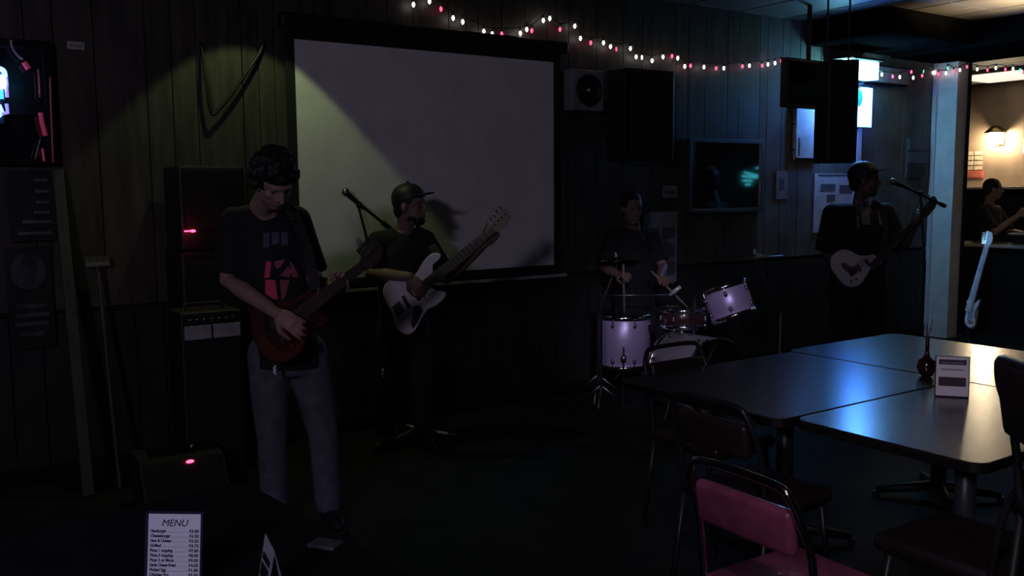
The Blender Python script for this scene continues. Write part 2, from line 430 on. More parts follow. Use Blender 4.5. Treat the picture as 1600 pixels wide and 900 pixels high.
th = thing('wall_conduit', 'thin vertical pipe on the blue-lit wall above the switch plate', 'pipe', W(onw(1243, 250)[0], .02, onw(1243, 250)[1]))
bm = B(); q0, q1 = onw(1243, 170, .02), onw(1243, 250, .02); cyl(bm, W(q0[0], .02, q1[1]), W(q0[0], .02, q0[1] + .3), .009, n=8); obj('pipe', bm, M_dullmetal, th)
for k in (.2, .7):
    bm = B(); zz = q1[1] + (q0[1] - q1[1]) * k; wbox(bm, q0[0] - .02, q0[0] + .02, 0.001, .03, zz - .008, zz + .008, .002); obj('clip', bm, M_dullmetal, th)
# grey shutter-like door window panel near the column
t0, t1, z0, z1 = wq(1418, 1446, 216, 278, .02)
th = thing('wall_vent', 'dark grey louvred panel on the wall beside the pale column', 'panel', W((t0 + t1) / 2, 0, z0))
bm = B(); wbox(bm, t0, t1, .002, .015, z0, z1); obj('back_plate', bm, mat('violet grey panel', (.12, .11, .13), .6), th)
for k in range(3):
    zz = z0 + (z1 - z0) * k / 3
    bm = B(); wbox(bm, t0 + .01, t1 - .01, .0155, .03, zz + .012, zz + (z1 - z0) / 3 - .012, .003); obj('panel', bm, mat('violet grey panel', (.12, .11, .13), .6) if k else M_black, th)
# white vertical pole below the blue sign
t0, t1, z0, z1 = wq(1340, 1347, 198, 243, .05)
bm = B(); wbox(bm, t0, t1, .01, .05, z0 - 1.0, z1, .004)
tag(obj('wall_batten', bm, M_whitetrim, loc=W((t0 + t1) / 2, .03, z0 - 1.0)), 'narrow white batten on the wall below the blue lit sign', 'batten')
# long light box sign
t0, t1, z0, z1 = wq(1320, 1440, 98, 127, .22)
tb = onw(1373, 112, .22)[0]
th = thing('light_box_sign', 'long box sign under the ceiling, glowing white at its left end', 'sign', W((t0 + t1) / 2, 0, z0))
bm = B(); wbox(bm, t0, t1, .004, .09, z0, z1, .01); wbox(bm, t0 - .01, tb + .03, .004, .26, z1 + .002, z1 + .02, .004); obj('housing', bm, M_soffit, th)  # second box is an added shield, stops the sign lighting the ceiling
bm = B(); wbox(bm, t0 + .01, tb, .095, .22, z0 + .01, z1 - .005, .006); lab(obj('lit_face', bm, E_sign, th), 'glowing white sign face')
bm = B(); wbox(bm, tb + .02, t1 - .01, .091, .10, z0 + .01, z1 - .01, .006); obj('unlit_face', bm, mat('grey sign face', (.15, .15, .19), .5), th)
# blue lit vertical sign
t0, t1, z0, z1 = wq(1340, 1366, 136, 197, .16)
th = thing('blue_lit_sign', 'upright blue and white glowing sign with green corner emblem', 'sign', W((t0 + t1) / 2, 0, z0))
bm = B(); wbox(bm, t0 - .004, t1 + .004, .004, .11, z0 - .004, z1 + .004, .006); obj('housing', bm, M_black, th)
bm = B()
cs = [(t0 + .10, z1), (t1 - .02, z1), (t1, z1 - .03), (t1, z0 + .03), (t1 - .03, z0), (t0 + .03, z0), (t0, z0 + .02), (t0 + .02, z0 + .20), (t0 + .10, z0 + .26), (t0 + .12, z1 - .08)]
prism(bm, [W(a, .112, b) for a, b in cs], WN, .02, .004); lab(obj('lit_face', bm, E_bluewhite, th), 'glowing blue white face')
bm = B(); ball(bm, W(t0 + .055, .13, z1 - .10), (.055, .02, .085), frame(WD, WN, UP)); lab(obj('emblem', bm, emat('green lit emblem', (0.02, .45, .42), .8), th, smooth=True), 'green glowing oval emblem')
bm = B(); tube(bm, [W(t1 + .012, .12, z1), W(t1 + .012, .12, z0), W(t0 - .012, .12, z0)], .008, 8); obj('neon_tube', bm, E_blue, th)
# a neon behind the hung loudspeaker, lighting the wall blue
a = onw(1307, 165, .12)
th = thing('blue_neon_sign', 'blue neon ring sign on the wall behind the hanging loudspeaker', 'sign', W(a[0], 0, a[1] - .2))
bm = B(); wbox(bm, a[0] - .15, a[0] + .15, .004, .03, a[1] - .17, a[1] + .17, .01); obj('backing', bm, M_black, th)
bm = B(); tube(bm, [W(a[0] + .12 * math.cos(k * math.pi / 10), .20, a[1] + .13 * math.sin(k * math.pi / 10)) for k in range(20)], .011, 8, closed=True); obj('neon_tube', bm, emat('strong blue neon', (0.10, 0.32, 1.0), 115.0), th, smooth=True)
bm = B(); wbox(bm, a[0] - .16, a[0] + .16, .004, .30, a[1] + .19, a[1] + .205, .003); obj('light_shield', bm, M_black, th)  # shield added over the ring to block its light from the ceiling
for k in (-1, 1):
    bm = B(); cyl(bm, W(a[0] + k * .12, .03, a[1]), W(a[0] + k * .12, .20, a[1]), .006); obj('standoff', bm, M_black, th)
# cyan neon on the far right wall (seen mirrored in the picture glass)
th = thing('cyan_neon_sign', 'cyan neon sign on the bar wall, seen reflected in the picture glass', 'sign', W(11, 5.9, 1.6))
bm = B(); box(bm, W(10.97, 5.9, 1.78), (.04, .5, .42), frame(WD, WN, UP), .01); obj('backing', bm, M_black, th)
for (xa, ya), (xb, yb) in (((-.20, .02), (.16, .10)), ((-.14, .00), (.20, .03)), ((-.02, -.06), (.19, -.05)), ((.02, -.12), (.12, -.13)), ((-.16, .17), (-.12, .17))):
    bm = B(); cyl(bm, W(10.92, 5.9 + xa, 1.78 + ya), W(10.92, 5.9 + xb, 1.78 + yb), .020, n=8); obj('neon_tube', bm, E_cyan, th, smooth=True)
# ceiling mounted television and loudspeaker right of centre
def tboard(px, py, D): return at(px, py, D)
pc = at(1262, 132, 7.75); h = .42
th = thing('ceiling_television', 'black television hung from the ceiling left of the tall hanging loudspeaker', 'television', pc - UP * .21)
R = frame(WD, WN, UP)
bm = B(); box(bm, pc, (.62, .07, .40), R, .01); obj('casing', bm, M_black, th)
bm = B(); box(bm, pc + WN * .037, (.57, .004, .35), R); obj('screen', bm, M_glassdark, th)
bm = B(); cyl(bm, pc + UP * .2, V((pc.x, pc.y, CEIL)), .02); obj('ceiling_pole', bm, M_black, th)
bm = B(); box(bm, pc + UP * -.205 - WD * .18, (.05, .05, .012), R); obj('foot', bm, M_black, th)
pc = at(1306, 176, 7.35)
th = thing('hanging_loudspeaker', 'tall black loudspeaker hung from the ceiling above the singer', 'loudspeaker', pc - UP * .4)
cdir = V((0.10, -1, 0)).normalized(); R = frame(V((-cdir.y, cdir.x, 0)), cdir, UP)
R = frame(V((1, .1, 0)).normalized(), V((-.1, 1, 0)).normalized(), UP)
bm = B(); box(bm, pc, (.25, .26, .80), R, .015); obj('cabinet', bm, M_black, th)
bm = B(); box(bm, pc - (R @ V((0, .135, 0))), (.21, .012, .74), R, .004); obj('grille', bm, M_blackcloth, th)
for dx in (-.09, .09):
    q = pc + R @ V((dx, 0, .4)); bm = B(); cyl(bm, q, V((q.x, q.y, CEIL)), .008, n=8); obj('hanging_rod', bm, M_black, th)
# small plate near the ceiling on the left, hanging cable loop
poster('sign_plate', 'small grey plate high on the wall at upper left', wq(105, 132, 65, 77, .01), .002, mat('plate grey', (.5, .52, .5), .6), [(.1, .9, .3, .6, M_paperdim)], 'sign')
pts = [(314, 66, .015), (318, 95, .03), (323, 135, .05), (331, 178, .05), (345, 168, .05), (366, 142, .05), (386, 112, .05), (404, 86, .03), (412, 66, .015)]
bm = B(); tube(bm, spline([W(onw(a, b, s)[0], s, onw(a, b, s)[1]) for a, b, s in pts], 5, False), .010, 8)
tag(obj('hanging_cable', bm, M_black, loc=W(onw(330, 178)[0], .04, onw(330, 178)[1]), smooth=True), 'black cable hanging in a loop on the wall left of the screen', 'cable')
# green downlight fixture
p = W(-.33, .50, CEIL)
th = thing('ceiling_downlight', 'small black ceiling spotlight casting the green pool left of the screen', 'spotlight', p)
bm = B(); lathe(bm, [(.075, -.05), (.075, 0), (.055, 0), (.055, -.045)], p, UP, 20); obj('can', bm, M_black, th)

# ------------------------------------------------------------------ string lights
def strand(name, label, pts, s, refl, cat='string lights'):
    P3 = [(refl(x, y), c) for x, y, c in pts]
    th = thing(name, label, cat, P3[0][0])
    wire = []
    for i, (p, c) in enumerate(P3): wire.append(p + UP * .03)
    bm = B(); tube(bm, spline(wire, 3, False), .004, 5); obj('wire', bm, M_black, th)
    shared = {}
    for p, c in P3:
        sz = .0105 if c in 'wrg' else .007
        mt = {'w': E_white, 'r': E_red, 'g': E_green}[c.lower()]
        key = c
        bm = B(); lathe(bm, [(.002, -.026), (sz * .7, -.020), (sz, -.009), (sz * .75, 0), (.005, .008)], p, UP, 10)
        ob = obj('bulb', bm, mt, th, smooth=True); ob.rotation_euler = (0, 0, 0)
        bm = B(); cyl(bm, p + UP * .006, p + UP * .034, .006, n=8); obj('socket', bm, M_black, ob)
    return th
def onw3(s):
    def f(x, y):
        t, z = onw(x, y, s); return W(t, s, z)
    return f
st1 = [(646,5,'w'),(671,0,'w'),(689,12,'r'),(708,26,'w'),(723,32,'w'),(756,47,'w'),(769,51,'w'),(784,51,'r'),(813,50,'w'),(823,44,'w'),(831,46,'r'),(849,30,'w'),(859,27,'w'),(875,44,'r'),(898,39,'w'),(907,58,'w'),(923,65,'r'),(943,65,'w'),(954,71,'w'),(963,75,'R'),(985,74,'w'),(994,87,'w'),(1003,88,'W'),(1019,93,'w'),(1036,87,'w'),(1050,86,'r'),(1059,89,'w'),(1070,102,'w'),(1079,101,'r'),(1100,103,'w'),(1119,105,'r'),(1131,105,'w'),(1160,102,'r'),(1171,101,'w'),(1191,101,'r'),(1200,99,'w'),(1211,97,'w'),(1221,94,'r')]
strand('string_lights', 'red and white string lights draped along the top of the stage wall', st1, .03, onw3(.05))
def onhead(x, y): return onplane(x, y, W(6.3, 0, 0), WD) if False else onplane(x, y, W(6.95, 0, 0), -WD)
st2a = [(1328,92,'w'),(1378,115,'w'),(1395,118,'r'),(1406,119,'w'),(1424,111,'r'),(1427,120,'w'),(1441,117,'r'),(1443,110,'G')]
st2b = [(1458,112,'w'),(1466,114,'r'),(1478,113,'w'),(1481,105,'g'),(1490,110,'r'),(1500,108,'w'),(1511,103,'r'),(1527,107,'w'),(1543,108,'r'),(1556,105,'w'),(1571,107,'r'),(1583,106,'w'),(1594,108,'g'),(1599,112,'r')]
w26 = onw3(.26)
strand('string_lights', 'red, white and green string lights along the beam over the bar opening', st2a + st2b, .1,
       lambda x, y: w26(x, y) if x < 1450 else onhead(x, y))

# ------------------------------------------------------------------ bar room beyond the column
s0, z0 = onbar(1555, 216, 10.85)
lp = W(10.85, s0, z0)
th = thing('wall_lamp', 'bright warm wall lamp in the bar room beyond the column', 'lamp', W(11, s0, z0 - .15))
bm = B(); wbox(bm, 10.975, 11.0, s0 - .06, s0 + .06, z0 - .1, z0 + .1, .01); obj('back_plate', bm, M_bronze, th)
bm = B(); tube(bm, [W(10.975, s0, z0 - .04), W(10.9, s0, z0 - .12), W(10.85, s0, z0 - .10)], .012, 8); obj('arm', bm, M_bronze, th)
bm = B(); lathe(bm, [(.03, -.10), (.085, -.05), (.10, .01), (.085, .07), (.04, .10)], lp, UP, 18); obj('glass_shade', bm, E_lamp, th, smooth=True)
bm = B(); lathe(bm, [(.15, .075), (.152, .080), (.05, .17), (.01, .18), (.01, .172), (.045, .163)], lp, UP, 20); obj('top_shade', bm, M_bronze, th, smooth=True)
light('wall_lamp_light', 'POINT', W(10.78, s0, z0 - .03), 10.0, (1.0, 0.80, 0.55), 0.1)
# posters on the bar wall
def barposter(name, label, pxl, pxr, pyt, pyb, mt, rows, cat, cols=2, mm=M_pblock):
    a, b = onbar(pxl, pyt, 10.99), onbar(pxr, pyb, 10.99)
    sa, sb, zt, zb = a[0], b[0], a[1], b[1]
    th = thing(name, label, cat, W(10.995, (sa + sb) / 2, zb))
    bm = B(); wbox(bm, 10.985, 10.998, sa, sb, zb, zt); obj('sheet', bm, mt, th)
    for i in range(rows):
        for j in range(cols):
            u0, u1 = sa + (sb - sa) * (j + .08) / cols, sa + (sb - sa) * (j + .92) / cols
            v0, v1 = zb + (zt - zb) * (i + .12) / rows, zb + (zt - zb) * (i + .88) / rows
            bm = B(); wbox(bm, 10.980, 10.9848, u0, u1, v0, v1); obj('printed_block', bm, mm, th)
    return th
barposter('wall_calendar', 'gridded cream sheet on the bar wall below the warm lamp', 1508, 1536, 236, 266, mat('old cream ink', (.16, .12, .09), .7), 4, 'calendar', 2, mat('cream paper', (.5, .4, .28), .7))
barposter('red_notice', 'red notice under the gridded sheet on the bar wall', 1499, 1536, 267, 278, M_redpaint, 1, 'notice', 1, mat('faded red', (.35, .09, .07), .7))
# green and blue glow at the right frame edge
s1_, z1_ = onbar(1601, 210, 10.9)
th = thing('green_blue_neon', 'small green and violet neon at the right edge of the bar wall', 'sign', W(10.97, s1_ + .08, z1_ - .3))
bm = B(); wbox(bm, 10.96, 10.999, s1_ - .02, s1_ + .3, z1_ - .3, z1_ + .25, .01); obj('backing', bm, M_black, th)
bm = B(); cyl(bm, W(10.93, s1_, z1_ + .02), W(10.93, s1_, z1_ + .20), .02); obj('neon_tube', bm, emat('green neon', (.10, .35, .10), .5), th)
bm = B(); cyl(bm, W(10.93, s1_, z1_ - .26), W(10.93, s1_, z1_ - .05), .02); obj('neon_tube', bm, emat('violet neon', (.2, .2, .7), .5), th)
# bar room ceiling: lamp light painted in as a glowing strip
th = thing('ceiling_glow_strip', 'strip of bar room ceiling with lamp light painted in as warm glow', 'ceiling glow', W(10.55, 0.4, CEIL))
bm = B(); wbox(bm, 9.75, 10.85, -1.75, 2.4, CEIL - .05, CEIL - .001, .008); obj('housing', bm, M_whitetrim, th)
bm = B(); wbox(bm, 9.78, 10.82, -1.5, 2.37, CEIL - .058, CEIL - .0505, .003); obj('ceiling_glow', bm, emat('warm diffuser', (1.0, .88, .74), .95), th)
# shelf on bar wall
a, b = onbar(1497, 292, 10.75), onbar(1600, 292, 10.75)
th = thing('back_shelf', 'pale-edged shelf along the bar wall behind the seated patron', 'shelf', W(10.8, (a[0] + b[0]) / 2, a[1] - .3))
bm = B(); wbox(bm, 10.74, 10.99, a[0], b[0] + 2, a[1] - .035, a[1], .004); obj('shelf_board', bm, M_rail, th)
bm = B(); wbox(bm, 10.78, 10.99, a[0] + .02, b[0] + 2, 0, a[1] - .037); obj('cabinet', bm, M_soffit, th)
# bar counter
th = thing('bar_counter', 'dark bar counter with bright rounded edge beyond the pale column', 'counter', W(7.95, 1.2, 0))
bm = B(); wbox(bm, 7.75, 8.2, -.15, 3.2, 0, .93); obj('base', bm, M_soffit, th)
bm = B(); wbox(bm, 7.66, 8.24, -.20, 3.25, .935, .97, .012); obj('counter_top', bm, mat('polished counter', (.35, .30, .25), .18, coat=.5), th)
bm = B(); wbox(bm, 8.02, 8.26, .36, 3.25, .972, 1.06); obj('upstand', bm, M_soffit, th)
bm = B(); wbox(bm, 7.98, 8.30, .33, 3.25, 1.062, 1.085, .008); obj('raised_shelf', bm, mat('polished counter', (.35, .30, .25), .18), th)
light('counter_lamp', 'SPOT', W(8.6, 1.2, 2.6), 3.0, (1.0, .85, .65), .05, W(8.0, .6, 1.0), angle=.9, blend=.6)

# ------------------------------------------------------------------ people
def fr(fwd, up):
    f = V(fwd).normalized(); u = V(up); u = (u - f * u.dot(f)).normalized(); r = f.cross(u)  # right hand side of the figure
    return r, f, u
def chain(bm, pts, rad, n=12):
    tube(bm, pts, rad, n)
    for p, r in zip(pts, rad): ball(bm, p, r, u=12, v=8)
def hand(bm, wrist, d, pn, thumb_side, curl, k=1.0, spread=1.0):
    """d: toward knuckles, pn: palm normal, thumb_side: +-1 along cross(d,pn)"""
    d = V(d).normalized(); pn = V(pn); pn = (pn - d * pn.dot(d)).normalized(); sd = d.cross(pn) * thumb_side
    wrist = V(wrist)
    pc = wrist + d * .048 * k
    ball(bm, pc, (.040 * k, .052 * k, .017 * k), frame(sd, d, pn), 12, 8)
    ball(bm, wrist + d * .08 * k, (.040 * k, .018 * k, .014 * k), frame(sd, d, pn), 12, 8)
    L = (.075, .085, .078, .060)
    for i in range(4):
        off = (.030 - .020 * i) * k * spread
        p = wrist + d * (.088 - .004 * abs(i - 1)) * k + sd * off
        dd = (d + sd * (.10 - .07 * i)).normalized(); c = curl[i] if hasattr(curl, '__len__') else curl
        pts = [p - d * .012, p]; ang = 0
        for sgl in (.46, .30, .24):
            ang += c * (0.75 if sgl == .46 else 1.0)
            q = dd * math.cos(ang) + pn * math.sin(ang)
            p = p + q * L[i] * sgl * k; pts.append(p)
        chain(bm, pts, [.0095 * k, .0095 * k, .009 * k, .008 * k, .007 * k], 8)
    tb = wrist + d * .025 * k + sd * .028 * k
    tdir = (d * .75 + sd * .75 + pn * .45).normalized(); tdir2 = (d * .9 + sd * .05 + pn * .6).normalized()
    chain(bm, [tb, tb + tdir * .045 * k, tb + tdir * .045 * k + tdir2 * .032 * k, tb + tdir * .045 * k + tdir2 * .056 * k], [.014 * k, .012 * k, .010 * k, .008 * k], 8)
def head(bm, c, fwd, up, k=1.0):
    r, f, u = fr(fwd, up); R = frame(r, f, u)
    def P(x, y, z): return V(c) + (r * x + f * y + u * z) * k
    ball(bm, P(0, -.012, .03), (.076 * k, .096 * k, .092 * k), R, 20, 14)          # cranium
    ball(bm, P(0, .024, -.035), (.060 * k, .066 * k, .085 * k), R, 18, 12)         # face
    ball(bm, P(0, .052, -.088), (.034 * k, .032 * k, .028 * k), R, 12, 8)          # chin
    ball(bm, P(0, .074, .032), (.052 * k, .018 * k, .014 * k), R, 12, 8)           # brow
    tube(bm, [P(0, .082, .022), P(0, .104, -.012), P(0, .110, -.024), P(0, .085, -.034)], [.008 * k, .012 * k, .014 * k, .008 * k], 10)  # nose
    ball(bm, P(.011, .094, -.028), .009 * k); ball(bm, P(-.011, .094, -.028), .009 * k)
    ball(bm, P(0, .086, -.053), (.024 * k, .010 * k, .006 * k), R, 12, 8)          # lips
    ball(bm, P(0, .083, -.065), (.021 * k, .010 * k, .007 * k), R, 12, 8)
    for sx in (-1, 1):
        ball(bm, P(.036 * sx, .058, -.018), (.024 * k, .020 * k, .022 * k), R, 10, 8)   # cheek
        ball(bm, P(.077 * sx, -.008, -.008), (.010 * k, .019 * k, .031 * k), R, 10, 8)  # ear
        ball(bm, P(.042 * sx, .014, -.066), (.018 * k, .036 * k, .024 * k), R, 10, 8)  # jaw
    return r, f, u, P
def person(name, label, base, J, look, up=(0, 0, 1), skin=None, shirt=None, trousers=None, sleeve=.62, hair='short', cap=False, beard=False,
           hands=None, wide=1.0, bodyfwd=(0, -1, 0), bareknee=False, shoes=True, hk=1.0, group=None, feet_dir=None):
    skin = skin or M_skin
    base = V(base)
    bf = V(bodyfwd).normalized()
    sl = (J['ls'] - J['rs']).normalized()              # figure's left
    rv = -sl                                           # toward figure's right
    fv = UP.cross(rv); 
    if fv.dot(bf) < 0: fv = -fv
    hip = (J['lh'] + J['rh']) / 2; sh = (J['ls'] + J['rs']) / 2; sw = (J['ls'] - J['rs']).length / 2
    hl = (J['lh'] - J['rh']); hl = hl.normalized() if hl.length > 1e-4 else sl
    fh = UP.cross(-hl)
    if fh.dot(bf) < 0: fh = -fh
    neck = J['neck']
    def mix(a, b, t): return a * (1 - t) + b * t
    def torso(e, lo, hi):
        secs = []
        prof = [(-.16, .155, .105), (0.0, .165, .115), (.22, .150, .105), (.45, .150, .110), (.68, .170, .118), (.86, .165, .105), (1.0, .130, .080), (1.08, .07, .06)]
        for t, a, b in prof:
            if t < lo - 1e-6 or t > hi + 1e-6: continue
            c = mix(hip, sh, t) if t <= 1 else sh + (neck - sh) * ((t - 1) / .08 * .6)
            r_ = mix(hl * -1, rv, min(max(t, 0), 1)).normalized(); f_ = mix(fh, fv, min(max(t, 0), 1)).normalized()
            secs.append((c, r_, f_, a * wide * min(1.1, sw / .175) + e, b * wide + e))
        return secs
    bm = B()
    loft(bm, torso(-.006, -.16, 1.08))
    for sd in ('r', 'l'):
        chain(bm, [J[sd + 's'], mix(J[sd + 's'], J[sd + 'e'], .4), J[sd + 'e'], mix(J[sd + 'e'], J[sd + 'w'], .35), J[sd + 'w']],
              [.052 * wide, .047 * wide, .038, .041, .027])
        chain(bm, [J[sd + 'h'], mix(J[sd + 'h'], J[sd + 'k'], .4), J[sd + 'k'], mix(J[sd + 'k'], J[sd + 'a'], .3), J[sd + 'a']],
              [.078 * wide, .072, .052, .052, .036])
        tube(bm, [sh, J[sd + 's']], [.07, .05], 12)
        fd = V(feet_dir[sd]) if feet_dir else bf
        chain(bm, [J[sd + 'a'] - UP * .03 - fd * .02, J[sd + 'a'] - UP * .05 + fd * .12], [.034, .028], 10)
    hc = J['head']
    tube(bm, [sh + (neck - sh) * .3, neck, hc - UP * .04 * hk - V(look).normalized() * .02], [.062, .056, .052], 14)
    r, f, u, P = head(bm, hc, look, up, hk)
    hands = hands or {}
    for sd in ('r', 'l'):
        h = hands.get(sd)
        if h: hand(bm, J[sd + 'w'], h[0], h[1], h[2], h[3])
    body = remesh(bm, .0058, 3)
    root = obj(name, body, skin, loc=base, smooth=True, recalc=False)
    tag(root, label, 'person', group)
    # eyes
    for sx in (-1, 1):
        bm = B(); ball(bm, P(.030 * sx, .066, .006), (.012 * hk,) * 3, None, 10, 8); obj('eye', bm, mat('eye', (.10, .09, .09), .2), root, smooth=True)
    # shirt
    bm = B(); loft(bm, torso(.016, 0.0, 1.0))
    loft(bm, [(hip - UP * .06, -hl, fh, .172 * wide * min(1.1, sw / .175) + .02, .12 * wide + .02), (hip + (sh - hip) * .05, -hl, fh, .165 * wide * min(1.1, sw / .175) + .018, .115 * wide + .018)])
    for sd in ('r', 'l'):
        e = mix(J[sd + 's'], J[sd + 'e'], sleeve)
        ball(bm, J[sd + 's'], .066 * wide, u=14, v=10)
        tube(bm, [sh + (J[sd + 's'] - sh) * .3, J[sd + 's']], [.085, .064 * wide], 14)
        tube(bm, [J[sd + 's'], mix(J[sd + 's'], e, .5), e], [.066 * wide, .066 * wide, .069 * wide], 14)
    tube(bm, [sh - (neck - sh) * .55, sh + (neck - sh) * .15, sh + (neck - sh) * .62], [.115, .098, .072], 18)
    sho = obj('shirt', remesh(bm, .0085, 4), shirt or M_tee, root, smooth=True, recalc=False)
    lab(sho, 'black short-sleeved shirt' if sleeve < .9 else 'dark shirt')
    # trousers
    bm = B(); loft(bm, torso(.008, -.16, .22))
    for sd in ('r', 'l'):
        tube(bm, [J[sd + 'h'] + UP * .03, J[sd + 'h'], mix(J[sd + 'h'], J[sd + 'k'], .5), J[sd + 'k'], mix(J[sd + 'k'], J[sd + 'a'], .5), J[sd + 'a'] - UP * .01],
             [.085 * wide, .094 * wide, .084 * wide, .070, .066, .062], 16)
        ball(bm, J[sd + 'h'], .092 * wide); ball(bm, J[sd + 'k'], .069)
    obj('trousers', remesh(bm, .0095, 4), trousers or M_blackjeans, root, smooth=True, recalc=False)
    if shoes:
        for sd in ('r', 'l'):
            fd = V(feet_dir[sd]) if feet_dir else bf
            a = V((J[sd + 'a'].x, J[sd + 'a'].y, base.z)); R = frame(UP.cross(fd) * -1, fd, UP)
            bm = B(); ball(bm, a + fd * .06 + UP * .045, (.048, .14, .045), R); ball(bm, a - fd * .01 + UP * .075, (.046, .06, .05), R)
            o = obj('shoe', remesh(bm, .009, 3), M_black, root, smooth=True, recalc=False)
            bm = B()
            prism(bm, [a + fd * (.055 + .145 * math.sin(q * math.pi / 8)) + UP.cross(fd) * .048 * math.cos(q * math.pi / 8) for q in range(16)], UP, .022, .004)
            obj('sole', bm, M_vinyldark, o)
    # hair / cap / beard
    if hair:
        bm = B(); R = frame(r, f, u)
        if hair == 'shaggy':
            rg = random.Random(5)
            ball(bm, P(0, -.022, .045), (.096 * hk, .108 * hk, .100 * hk), R, 20, 14)
            for q in range(80):
                a = rg.uniform(0, 6.283); e = rg.uniform(-.55, 1.2)
                d = r * math.cos(a) * math.cos(e) + f * (math.sin(a) * math.cos(e)) + u * math.sin(e)
                if d.dot(f) > .35 and e < .40: continue
                ball(bm, P(0, -.02, .03) + d * .102 * hk, rg.uniform(.014, .026), None, 8, 6)
            ball(bm, P(0, -.07, -.03), (.075, .045, .07), R)
        else:
            ball(bm, P(0, -.020, .038), (.082 * hk, .098 * hk, .094 * hk), R, 20, 14)
            ball(bm, P(0, -.062, -.02), (.062 * hk, .045 * hk, .06 * hk), R)
        bm = remesh(bm, .006, 2)
        # keep the face clear
        kill = [v for v in bm.verts if (lambda q: q.dot(f) > .045 * hk and q.dot(u) < (.052 if hair == 'shaggy' else .075) * hk)(v.co - V(hc))]
        bmesh.ops.delete(bm, geom=kill, context='VERTS')
        obj('hair', bm, M_hair, root, smooth=True, recalc=False)
    if cap:
        bm = B(); R = frame(r, f, u)
        ball(bm, P(0, -.012, .052), (.087 * hk, .106 * hk, .088 * hk), R, 24, 16)
        bmesh.ops.bisect_plane(bm, geom=bm.verts[:] + bm.edges[:] + bm.faces[:], plane_co=P(0, 0, .042), plane_no=(u - f * .12).normalized(), clear_inner=True)
        c = obj('cap', bm, M_black, root, smooth=True)
        bm = B(); n = 14; top = []; bot = []
        for i in range(n + 1):
            a = math.pi * i / n; x = math.cos(a) * .076; y = .060 + math.sin(a) * .098; z = .070 - .42 * x * x + .12 * (y - .06)
            top.append(bm.verts.new(P(x, y, z))); bot.append(bm.verts.new(P(x, y, z - .006)))
        for ring in (top, bot[::-1]): bm.faces.new(ring)
        for i in range(n + 1):
            j = (i + 1) % (n + 1); bm.faces.new((top[i], top[j], bot[j], bot[i]))
        obj('brim', bm, M_black, c)
        bm = B(); ball(bm, P(0, -.012, .142), .010 * hk); obj('cap_button', bm, M_black, c, smooth=True)
    if beard:
        bm = B(); R = frame(r, f, u)
        ball(bm, P(0, .050, -.086), (.044, .044, .036), R); ball(bm, P(0, .020, -.070), (.064, .050, .030), R)
        obj('beard', remesh(bm, .006, 2), M_hair, root, smooth=True, recalc=False)
    return root

